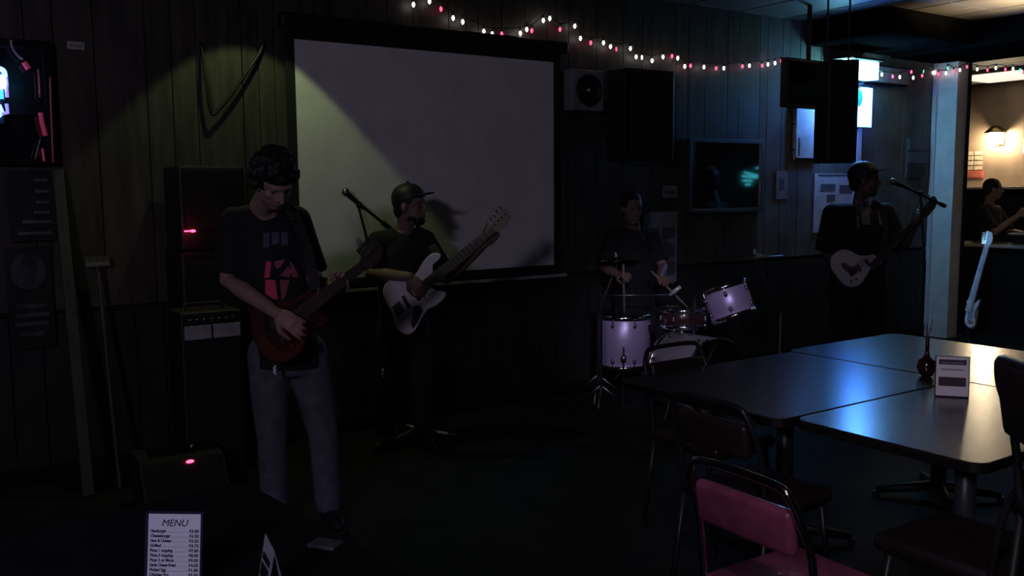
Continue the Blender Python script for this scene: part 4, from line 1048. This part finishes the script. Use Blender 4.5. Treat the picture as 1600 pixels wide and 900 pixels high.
bm = B(); wbox(bm, t0 + .03, t1 - .03, .4105, .425, .08, zl - .06, .006); obj('grille', bm, M_blackcloth, cab)
for i in (0, 1):
    for s_ in (.08, .38):
        bm = B(); tt_ = t0 + .04 if i == 0 else t1 - .04; cyl(bm, W(tt_, s_, 0), W(tt_, s_, .032), .02); obj('rubber_foot', bm, M_black, cab)
t0, t1, zl, zh = wq(284, 366, 488, 536, .86)
am = thing('combo_amplifier', 'guitar combo amplifier with pale silver control panel beside the guitarist', 'amplifier', W((t0 + t1) / 2, .7, 0))
bm = B(); wbox(bm, t0, t1 + .05, .56, .84, .03, zh, .012); obj('cabinet', bm, M_black, am)
pa, pb = onw(288, 511, .855)[1], onw(288, 533, .855)[1]
bm = B(); wbox(bm, t0 + .015, t1 + .035, .8405, .852, pb, pa, .003); lab(obj('control_panel', bm, M_silver, am), 'pale silver control panel')
tm = (t0 + t1) / 2 + .02
bm = B(); wbox(bm, tm - .004, tm + .004, .8522, .855, pb, pa); obj('panel_divider', bm, M_black, am)
for i in range(7):
    q = W(t0 + .04 + i * (t1 - t0 - .02) / 6.5, .842, pa + .025); bm = B(); lathe(bm, [(.010, 0), (.010, .012), (.007, .016)], q, WN, 12); obj('knob', bm, M_dullmetal, am)
bm = B(); wbox(bm, t0 + .02, t1 + .03, .8405, .855, .08, pb - .02, .005); obj('grille', bm, M_blackcloth, am)
bm = B(); tube(bm, [W(tm - .1, .70, zh), W(tm - .09, .70, zh + .03), W(tm + .09, .70, zh + .03), W(tm + .1, .70, zh)], .010, 8); obj('handle', bm, M_black, am)
pl = onplane(271, 478, W(0, .70, 0), WN)
# small floor monitor with red light
fc = onplane(297, 722, W(0, 1.16, 0), WN)
th = thing('floor_monitor', 'small black wedge floor monitor with glowing red light before the amplifier', 'monitor speaker', V((fc.x, fc.y, 0)) - WN * .16)
c0_ = V((fc.x, fc.y, 0)) - WN * .16
prof = [(-.17, 0.012), (.16, 0.012), (.158, .06), (.02, .30), (-.17, .33)]
bm = B(); prism(bm, [c0_ - WD * .20 + WN * a_ + UP * b_ for a_, b_ in prof], WD, .40, .006); obj('cabinet', bm, M_black, th)
d_ = (V((0, 0, .24)) - WN * .138).normalized(); n_ = WD.cross(d_)
if n_.dot(WN) < 0: n_ = -n_
gc_ = c0_ + WN * .089 + UP * .18 + n_ * .004
bm = B(); box(bm, gc_, (.35, .22, .006), frame(WD, d_, n_), .002); obj('grille', bm, M_blackcloth, th)
lp_ = onplane(297, 721, gc_ + n_ * .006, n_)
bm = B(); ball(bm, lp_, (.020, .009, .006), frame(WD, d_, n_), 10, 8); lab(obj('indicator_light', bm, E_led, th, smooth=True), 'glowing red light')
bm = B(); ball(bm, onplane(300, 697, gc_ + n_ * .006, n_), (.012, .010, .006), frame(WD, d_, n_), 10, 8); obj('knob', bm, M_dullmetal, th, smooth=True)
for sx in (-1, 1):
    bm = B(); q = c0_ + WD * .17 * sx; cyl(bm, q, q + UP * .013, .02); obj('rubber_foot', bm, M_black, th)

# ------------------------------------------------------------------ left end of the stage wall
t0, t1, zl, zh = wq(-60, 86, 60, 258, .05)
win = struct(obj('window_1', (lambda b: wbox(b, t0, t1, .001, .008, zl, zh))(B()), M_black))
fw = .045
for a in ((t0, t0 + fw, zl, zh), (t1 - fw, t1, zl, zh), (t0 + fw, t1 - fw, zh - fw, zh), (t0 + fw, t1 - fw, zl, zl + fw), (t0 + fw, t1 - fw, onw(40, 172, .04)[1] - .03, onw(40, 172, .04)[1] + .02)):
    bm = B(); wbox(bm, a[0], a[1], .009, .055, a[2], a[3], .004); obj('frame_bar', bm, M_soffit, win)
bm = B(); wbox(bm, t0 + fw, t1 - fw, .010, .016, zl + fw, zh - fw); obj('pane', bm, M_glassdark, win)
def wpts(pts, s): return [W(onw(a, b, s)[0], s, onw(a, b, s)[1]) for a, b in pts]
q = onw(0, 145, .10)
ns = thing('neon_sign', 'blue and violet neon sign with white centre at the left edge', 'sign', W(q[0], .08, q[1] - .25))
bm = B(); wbox(bm, q[0] - .28, q[0] + .015, .058, .075, q[1] - .16, q[1] + .16, .005); obj('backing', bm, M_black, ns)
bm = B(); tube(bm, spline(wpts([(-22, 108), (-8, 106), (5, 110), (8, 122), (9, 135)], .10), 4, False), .012, 8); obj('neon_tube', bm, E_blue, ns, smooth=True)
bm = B(); tube(bm, wpts([(-20, 138), (2, 138), (3, 152), (-15, 152)], .10), .011, 8); obj('neon_tube', bm, emat('cyan neon soft', (.05, .55, .8), 2.0), ns, smooth=True)
bm = B(); tube(bm, wpts([(9, 120), (11, 152)], .11), .009, 8); obj('neon_tube', bm, E_violet, ns)
bm = B(); tube(bm, wpts([(10, 162), (12, 176), (2, 178)], .11), .009, 8); obj('neon_tube', bm, E_violet, ns)
bm = B(); tube(bm, wpts([(-20, 168), (0, 166), (4, 176), (-5, 184)], .10), .010, 8); obj('neon_tube', bm, E_blue, ns, smooth=True)
bm = B(); ball(bm, wpts([(0, 128)], .11)[0], (.032, .02, .036), frame(WD, WN, UP)); lab(obj('neon_lamp', bm, E_sign, ns, smooth=True), 'glowing white round centre')
rn = thing('red_lit_cables', 'cables and glass tubes at upper left, red light painted in as faint glow', 'neon', wpts([(65, 250)], .09)[0])  # cables and glass catching red light, painted in as weak emission
for pts, r_, mt in (([(17, 62), (19, 74), (27, 86), (36, 93)], .006, mat('violet glass tube', (.3, .12, .2), .3, emit=(.35, .2, .28), es=.05)), ([(37, 97), (45, 108)], .014, E_redcable), ([(59, 108), (61, 125), (62, 152)], .005, mat('dim red tube', (.2, .05, .08), .3, emit=(.5, .08, .14), es=.08)),
                 ([(63, 176), (66, 193), (71, 212)], .012, E_redcable), ([(66, 232), (69, 252)], .006, E_redcable), ([(63, 217), (58, 235), (55, 250)], .004, M_dullmetal), ([(78, 120), (80, 180), (83, 254)], .004, mat('dim red tube', (.2, .05, .08), .3))):
    bm = B(); tube(bm, spline(wpts(pts, .09), 4, False), r_, 8); obj('tube', bm, mt, rn, smooth=True)
for k, (a, b) in enumerate(((13, 197), (15, 214), (9, 220), (12, 226), (46, 252))):
    pass
t0, t1, zl, zh = wq(14, 88, 266, 378, .06)
bd = thing('letter_board', 'black board with short pale horizontal lines below the left window', 'board', W((t0 + t1) / 2, .03, zl))
bm = B(); wbox(bm, t0, t1, .002, .03, zl, zh, .004); obj('panel', bm, M_black, bd)
for (xa, xb, y) in ((52, 74, 281), (55, 75, 299), (56, 77, 316), (53, 78, 332), (35, 79, 347), (28, 80, 365)):
    a, b = onw(xa, y, .035), onw(xb, y - 1, .035)
    bm = B(); wbox(bm, a[0], b[0], .0305, .036, a[1] - .008, a[1] + .008); obj('pale_line', bm, mat('pale line', (.12, .12, .13), .7), bd)
t0, t1, zl, zh = wq(12, 84, 386, 545, .04)
pt_ = thing('poster', 'dark poster with faint grey round emblem at lower left', 'poster', W((t0 + t1) / 2, .01, zl))
bm = B(); wbox(bm, t0, t1, .019, .026, zl, zh); obj('sheet', bm, M_black, pt_)
M_faint = mat('faint grey print', (.06, .06, .075), .8, scale=14, var=.5)
c = wpts([(44, 424)], .027)[0]
bm = B(); prism(bm, [c + WD * .085 * math.cos(k * .3142) + UP * .10 * math.sin(k * .3142) for k in range(20)], WN, .001); obj('printed_emblem', bm, M_faint, pt_)
for y, w_ in ((478, .07), (492, .085), (506, .08), (522, .06)):
    c = wpts([(50, y)], .027)[0]; bm = B(); box(bm, c + WN * .0008, (w_ * 2, .001, .022), frame(WD, WN, UP)); obj('printed_line', bm, M_faint, pt_)
# leaning board and upturned broom
tp, _ = onw(90, 262, .04); ztp = onw(90, 262, .04)[1]
a0, a1 = W(tp, .035, ztp), W(tp, .42, 0.005)
d = (a1 - a0).normalized()
bm = B(); box(bm, (a0 + a1) / 2, (.055, .022, (a1 - a0).length - .02), frame(WD, WD.cross(d) * -1, d), .003)
tag(obj('wooden_board', bm, mat('weathered board', (.06, .057, .054), .7, scale=6, stretch=(4, 4, .6)), loc=a1), 'tall narrow wooden board leaning on the wall left of the broom', 'board')
tp, z1_ = onw(152, 412, .06); a0, a1 = W(tp, .06, z1_ - .015), W(tp, .36, .01)
br = thing('push_broom', 'push broom standing head up against the wall left of the amplifiers', 'broom', a1)
bm = B(); tube(bm, [a0, a1], .012, 10); obj('handle', bm, mat('grey broom handle', (.05, .05, .048), .6), br)
bm = B(); box(bm, a0 + UP * .01, (.125, .045, .022), frame(WD, WN, UP), .004); obj('head_block', bm, mat('pale broom block', (.16, .155, .15), .7), br)
bm = B()
for i in range(26):
    for j in range(3):
        q = a0 + UP * .021 + WD * (-.058 + .1165 * i / 25) + WN * (-.014 + .014 * j); cyl(bm, q, q + UP * .035 + WD * random.uniform(-.006, .006), .0022, .0012, 4)
o = obj('bristles', bm, mat('pale bristle', (.12, .115, .11), .8), br); o['kind'] = 'stuff'
ed = onz(3, 740, .01); tp_ = at(-4, 470, ed.y + .10)
bm = B(); tube(bm, [ed, tp_ + (tp_ - ed) * .4], .022, 10)
tag(obj('wooden_pole', bm, mat('pale brown pole', (.20, .17, .12), .6), loc=ed, smooth=True), 'brown wooden pole standing at the far left edge', 'pole')

# ------------------------------------------------------------------ tables
TZ = .74
def table(name, label, c, rot, lx, ly, mt, col_mt=None, pos=None):
    th = thing(name, label, 'table', V((c[0], c[1], 0)))
    Rm = Matrix.Rotation(rot, 3, 'Z'); cc = V((c[0], c[1], 0))
    r = .05; poly = []
    for sx, sy, a0 in ((1, 1, 0), (-1, 1, 90), (-1, -1, 180), (1, -1, 270)):
        for k in range(6):
            a = math.radians(a0 + 90 * k / 5); poly.append(V((sx * (lx / 2 - r) + r * math.cos(a), sy * (ly / 2 - r) + r * math.sin(a), 0)))
    bm = B(); prism(bm, [cc + Rm @ p + UP * (TZ - .006) for p in poly], UP, .006, .002); obj('tabletop', bm, mt, th)
    bm = B(); prism(bm, [cc + Rm @ (p * 1.004) + UP * (TZ - .036) for p in poly], UP, .0298, .003); obj('edge_band', bm, M_edge, th)
    ps = cc + Rm @ V((pos or (0, 0)) + (0,)) if pos else cc
    bm = B(); cyl(bm, ps + UP * .05, ps + UP * (TZ - .0365), .038, n=18); obj('pedestal', bm, col_mt or mat('grey pedestal', (.16, .16, .17), .4, .5), th, smooth=True)
    bm = B(); box(bm, ps + UP * (TZ - .045), (.34, .34, .016), Rm, .003); obj('mounting_plate', bm, M_black, th)
    for k in range(4):
        d = Rm @ V((math.cos(k * math.pi / 2 + .785), math.sin(k * math.pi / 2 + .785), 0)); q = ps + d * .30
        bm = B(); tube(bm, [ps + UP * .07, ps + d * .14 + UP * .05, q + UP * .03], [.03, .026, .018], 8); o = obj('foot', bm, M_black, th, smooth=True)
        bm = B(); cyl(bm, q, q + UP * .024, .016); obj('glide', bm, M_black, o)
    return th
F0 = V((1.985, 3.970, 0)); AU = math.atan2(WD.y, WD.x)
def uv(u, v): return F0 + WD * u + WN * v
table('bar_table', 'dark glossy table nearest the camera on the right, holding the white card', uv(-.57, .362), AU, 1.13, .714, M_table)
table('bar_table', 'dark glossy table behind the card, its left end fading into darkness', uv(-.60, -.459), AU, 1.19, .90, M_table)
table('bar_table', 'dark glossy table shining with warm light at the far right', uv(.49, -.36), AU + math.pi / 2, 1.19, .96, M_table)
VC = V((.647, -.762, 0)); UC = V((.762, .647, 0)); cC = V((-.80, 2.63, 0)) + VC * .60 - UC * .38
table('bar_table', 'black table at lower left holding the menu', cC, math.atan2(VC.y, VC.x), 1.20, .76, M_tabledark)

# ------------------------------------------------------------------ chairs
def make_chair(name, label, pad=M_vinyl, zs=.45, zt=.845, w=.40, group=None, mf=None):
    mf = mf or M_chrome
    th = thing(name, label, 'chair', (0, 0, 0), group)
    bm = B(); box(bm, (0, .02, zs), (w, .40, .055), None, .022, 3); obj('seat', bm, pad, th, smooth=True)
    Rt = Matrix.Rotation(.16, 3, 'X'); bh = .128 if zt < 1 else (zt - zs - .17) * .9
    bm = B(); box(bm, (0, -.225 if zt < 1 else -.235, (zt - .035 - bh / 2 - .028) if zt < 1 else zt + .012 - bh / 2), (w - .06, .042, bh), Rt, .018, 3); obj('backrest', bm, pad, th, smooth=True)
    h = w / 2; pts = [(-h, -.165, zs - .02), (-h, -.195, zs + .2), (-h + .005, -.235, zt - .09), (-h + .025, -.252, zt - .03), (-h + .075, -.258, zt), (h - .075, -.258, zt), (h - .025, -.252, zt - .03), (h - .005, -.235, zt - .09), (h, -.195, zs + .2), (h, -.165, zs - .02)]
    bm = B(); tube(bm, spline(pts, 4, False), .0115, 10); lab(obj('back_frame', bm, mf, th, smooth=True), 'chrome tube back frame' if mf is M_chrome else 'black tube back frame')
    bm = B(); box(bm, (0, .02, zs - .037), (w - .05, .34, .018), None, .004); obj('seat_frame', bm, M_black, th)
    for sx in (-1, 1):
        bm = B(); tube(bm, [(sx * h, -.165, zs - .02), (sx * (h + .01), -.22, .012)], .0115, 10); l = obj('leg', bm, mf, th, smooth=True)
        bm = B(); cyl(bm, (sx * (h + .01), -.22, 0), (sx * (h + .01), -.215, .03), .015, n=10); obj('foot_cap', bm, M_black, l)
        bm = B(); tube(bm, [(sx * h * .93, .16, zs - .03), (sx * h, .215, .012)], .0115, 10); l = obj('leg', bm, mf, th, smooth=True)
        bm = B(); cyl(bm, (sx * h, .216, 0), (sx * h, .213, .03), .015, n=10); obj('foot_cap', bm, M_black, l)
        if zs > .6:
            bm = B(); tube(bm, [(sx * (h + .006), -.20, .25), (sx * h * .98, .195, .25)], .009, 8); obj('stretcher', bm, mf, th)
    return th
M_shadetube = mat('shade-dark tube', (.035, .035, .038), .4, .6)  # chair frame metal with the dim room's shade put into the colour
ch = make_chair('vinyl_chair', 'maroon vinyl chair with chrome frame in the right foreground')
def put(o, p, face):
    """p: floor point under the top of the back"""
    f = V(face).normalized(); rz = math.atan2(-f.x, f.y); o.rotation_euler = (0, 0, rz); o.location = V((p[0], p[1], 0)) + f * .255
put(ch, (.60, 2.36), WD + WN * .02)
for lb, p, fc in (('shade-coloured vinyl chair with arched back in front of the bass drum', (.775, 4.33), WN), ('shade-coloured vinyl chair at the left end of the glossy tables', (.70, 3.20), WD),
                  ('shade-coloured vinyl chair whose top rail shows below the near glossy table edge', (1.60, 2.58), -WN)):
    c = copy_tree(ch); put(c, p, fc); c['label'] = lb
    for k in c.children:  # copies of the maroon chair, shade put into pad and frame colours
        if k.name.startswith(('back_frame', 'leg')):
            k.data = k.data.copy(); k.data.materials[0] = M_shadetube
            if 'label' in k: k['label'] = 'shade-dark tube back frame'
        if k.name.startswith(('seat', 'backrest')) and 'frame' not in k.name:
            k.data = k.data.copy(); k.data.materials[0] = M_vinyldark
stl = make_chair('bar_stool', 'tall dark padded bar stool at the right edge of the frame', M_vinyldark, .74, 1.15, .42, mf=M_black)
put(stl, (1.26, 2.18), V((1, -.12, 0)))

# ------------------------------------------------------------------ things on the tables
# menu
def card_axes(yaw, lean):
    n = V((math.sin(yaw), -math.cos(yaw), 0)); x = V((math.cos(yaw), math.sin(yaw), 0)); y = (UP - n * math.tan(lean)).normalized(); return x, y, x.cross(y)
x, y, n = card_axes(-.06, .17)
mb = onz(270, 921, TZ + .004); pt0 = V((mb.x, mb.y, TZ))
mn = thing('menu_holder', 'clear stand with the printed white menu on the black table', 'menu', pt0)
Wm, Hm = .116, .158
bm = B(); box(bm, pt0 + y * (Hm / 2 + .006) - n * .004, (Wm + .014, Hm + .012, .004), frame(x, y, n), .001); obj('acrylic_back', bm, M_acrylic, mn)
bm = B(); box(bm, pt0 - n * .025 + UP * .003, (Wm + .014, .07, .005), frame(x, V((-x.y, x.x, 0)), UP), .001); obj('acrylic_foot', bm, M_acrylic, mn)
for sx in (-1, 1):
    bm = B(); box(bm, pt0 + y * (Hm / 2 + .006) + x * sx * (Wm / 2 + .004), (.005, Hm + .012, .006), frame(x, y, n), .001); obj('acrylic_edge', bm, M_acrylic, mn)
bm = B(); box(bm, pt0 + y * (Hm / 2 + .007), (Wm, Hm, .001), frame(x, y, n)); cd_ = obj('menu_card', bm, M_paper, mn)
tl = pt0 + y * (Hm + .007) - x * Wm / 2 + n * .0009
text('MENU', .021, tl + x * (Wm * .50) - y * .026, x, y, M_ink, cd_, 'menu_title', 'CENTER', shear=.25)
L_ = [('Hamburger', '$3.00'), ('Cheeseburger', '$3.50'), ('Ham & Cheese', '$3.25'), ('Grilled', '$3.75'), ('Pizza 1 topping', '$7.00'), ('Pizza 2 topping', '$8.00'), ('Pizza 3 or More', '$9.00'), ('Garlic Cheese Bread', '$4.50'), ('Pickled Egg', '$1.00'), ('Chicken Fry', '$3.50')]
wid = [.035, .045, .046, .024, .050, .051, .053, .058, .036, .043]
for i, (a, b) in enumerate(L_):
    p = tl - y * (.0395 + i * .0104)
    text(a, .0092, p + x * .005, x, y, M_ink, cd_, 'menu_line', width=wid[i], ext=.0003, bold=.035)
    text(b, .0092, p + x * (Wm - .025), x, y, M_ink, cd_, 'menu_price', width=.0215, ext=.0003, bold=.035)
    bm = B(); x0 = .005 + wid[i] + .002; x1 = Wm - .027
    box(bm, p + x * ((x0 + x1) / 2) + y * .0004, (x1 - x0, .0006, .0006), frame(x, y, n)); obj('leader_line', bm, M_inkgrey, cd_)
# small folded table tent
pf0 = onz(424, 925, TZ); 
tn = thing('folded_card', 'small folded pale card standing right of the menu', 'card', V((pf0.x, pf0.y, TZ)))
dx = V((.5, -.87, 0)).normalized(); dy = V((.87, .5, 0)).normalized(); p0 = V((pf0.x, pf0.y, TZ)); hh = .118; wv = .022; ln = .035
M_pc = mat('pale card', (.30, .30, .30), .6)
for sgn, nm in ((1, 'card_panel'), (-1, 'card_panel')):
    a, b, c, d = p0 + dx * ln + dy * wv * sgn, p0 - dx * ln + dy * wv * sgn, p0 - dx * ln + UP * hh, p0 + dx * ln + UP * hh * .86
    nn = (b - a).cross(d - a).normalized(); bm = B(); prism(bm, [a, b, c, d], nn, .0015); pn = obj(nm, bm, M_pc, tn)
    q = lambda u_, v_: a.lerp(b, u_).lerp(d.lerp(c, u_), v_)
    for (v0, v1) in ((.30, .55), (.62, .74)):
        off = dy * sgn * .0022 
        bm = B(); prism(bm, [q(.15, v0) + off, q(.85, v0) + off, q(.85, v1) + off, q(.15, v1) + off], nn, .0004); obj('printed_block', bm, M_black, pn)
# napkin on the table edge
pn = onz(532, 846, TZ)
bm = B(); R = frame(V((.9, -.35, 0)).normalized(), V((.35, .9, 0)).normalized(), UP)
box(bm, V((pn.x - .03, pn.y - .03, TZ + .006)), (.075, .05, .010), R, .003)
tag(obj('napkin', bm, mat('grey napkin', (.06, .058, .058), .8), loc=V((pn.x - .03, pn.y - .03, TZ))), 'small grey folded napkin near the edge of the black table', 'napkin')
# white card holder
x, y, n = card_axes(-.30, .10)
cb = onz(1487, 621, TZ); pt0 = V((cb.x, cb.y, TZ))
chd = thing('card_holder', 'white card with dark bands in a clear stand on the glossy table', 'card', pt0)
Wc, Hc = .122, .160
bm = B(); box(bm, pt0 + y * (Hc / 2 + .005) - n * .0035, (Wc + .008, Hc + .008, .004), frame(x, y, n), .001); obj('acrylic_back', bm, M_acrylic, chd)
bm = B(); box(bm, pt0 - n * .03 + UP * .003, (Wc, .06, .005), frame(x, V((-x.y, x.x, 0)), UP), .001); obj('acrylic_foot', bm, M_acrylic, chd)
bm = B(); box(bm, pt0 + y * (Hc / 2 + .006), (Wc, Hc, .001), frame(x, y, n)); cd2 = obj('card', bm, M_paper, chd)
o_ = pt0 + y * .006 + n * .001
M_band = mat('violet black band', (.05, .03, .05), .6)
for (v0, v1, mm) in ((.80, .93, M_band), (.25, .48, M_band), (.835, .865, M_inkgrey), (.66, .69, M_inkgrey)):
    bm = B(); box(bm, o_ + y * Hc * (v0 + v1) / 2 + n * (.0004 if mm == M_inkgrey else 0), (Wc * (.84 if mm is M_band else .7), Hc * (v1 - v0), .0006), frame(x, y, n)); obj('printed_band', bm, mm, cd2)
# bud vase
vb = onz(1447, 588, TZ); 
vs_ = thing('bud_vase', 'dark red round glass vase with thin neck beside the white card', 'vase', V((vb.x, vb.y, TZ)))
bm = B(); lathe(bm, [(.018, 0), (.030, .010), (.042, .042), (.036, .072), (.014, .090), (.0085, .12), (.0085, .175), (.011, .185), (.006, .185), (.005, .09)], V((vb.x, vb.y, TZ)), UP, 24); obj('glass_body', bm, M_redglass, vs_, smooth=True)
bm = B()
for k in range(5): tube(bm, spline([V((vb.x, vb.y, TZ + .17)), V((vb.x + .008 * math.cos(k * 1.3), vb.y + .008 * math.sin(k * 1.3), TZ + .205)), V((vb.x + .02 * math.cos(k * 1.3), vb.y + .02 * math.sin(k * 1.3), TZ + .225 + .01 * k))], 4, False), .0016, 5)
obj('dried_sprig', bm, mat('dried red sprig', (.12, .04, .04), .7), vs_)

# ------------------------------------------------------------------ pale guitar on a stand beyond the tables
sgt, gi2 = guitar('electric_guitar', 'pale electric guitar standing upright at the foot of the bar counter', [(1510,469),(1516,473),(1522,474),(1531,467),(1529,476),(1524,486),(1523,496),(1524,506),(1519,512),(1512,511),(1507,503),(1508,492),(1511,481)],
   8.9, (-.5, 0, .1), (1517, 472), (1543, 382), 9.02, (1549, 358), [('pickguard', [(1512,484),(1521,480),(1520,496),(1512,500)], .001, .003, mat('pale pickguard', (.4, .4, .42), .5)), ('bridge', [(1513,501),(1518,500),(1518,504),(1513,505)], .001, .01, M_chrome), ('knob', [(1519,503)], .004, .01, M_chrome)],
   mat('pale blue lacquer', (.80, .82, .82), .3, coat=.3), mat('pale maple', (.75, .72, .66), .4), mat('pale maple', (.75, .72, .66), .4), mat('pale maple', (.75, .72, .66), .4), neckw=(.056, .046), frets=8)
gc = gi2['c']; ft = V((gc.x, gc.y + .05, 0))
gs = thing('guitar_stand', 'black tripod stand holding the pale guitar by the bar counter', 'stand', ft)
bm = B(); tube(bm, [ft + UP * .12 + V((0, .04, 0)), ft + UP * .60 + V((.12, .16, 0))], .010, 8); obj('post', bm, M_black, gs)
tripod(gs, ft + UP * .14 + V((0, .04, 0)), .2, 3, .3, M_black)
for sx in (-1, 1):
    bm = B(); q = ft + UP * .155 + V((.04 * sx, 0, 0)); tube(bm, [ft + UP * .14 + V((0, .04, 0)), q, q + V((0, -.07, -.0)), q + V((0, -.08, .03))], .007, 6); obj('cradle_arm', bm, M_black, gs)
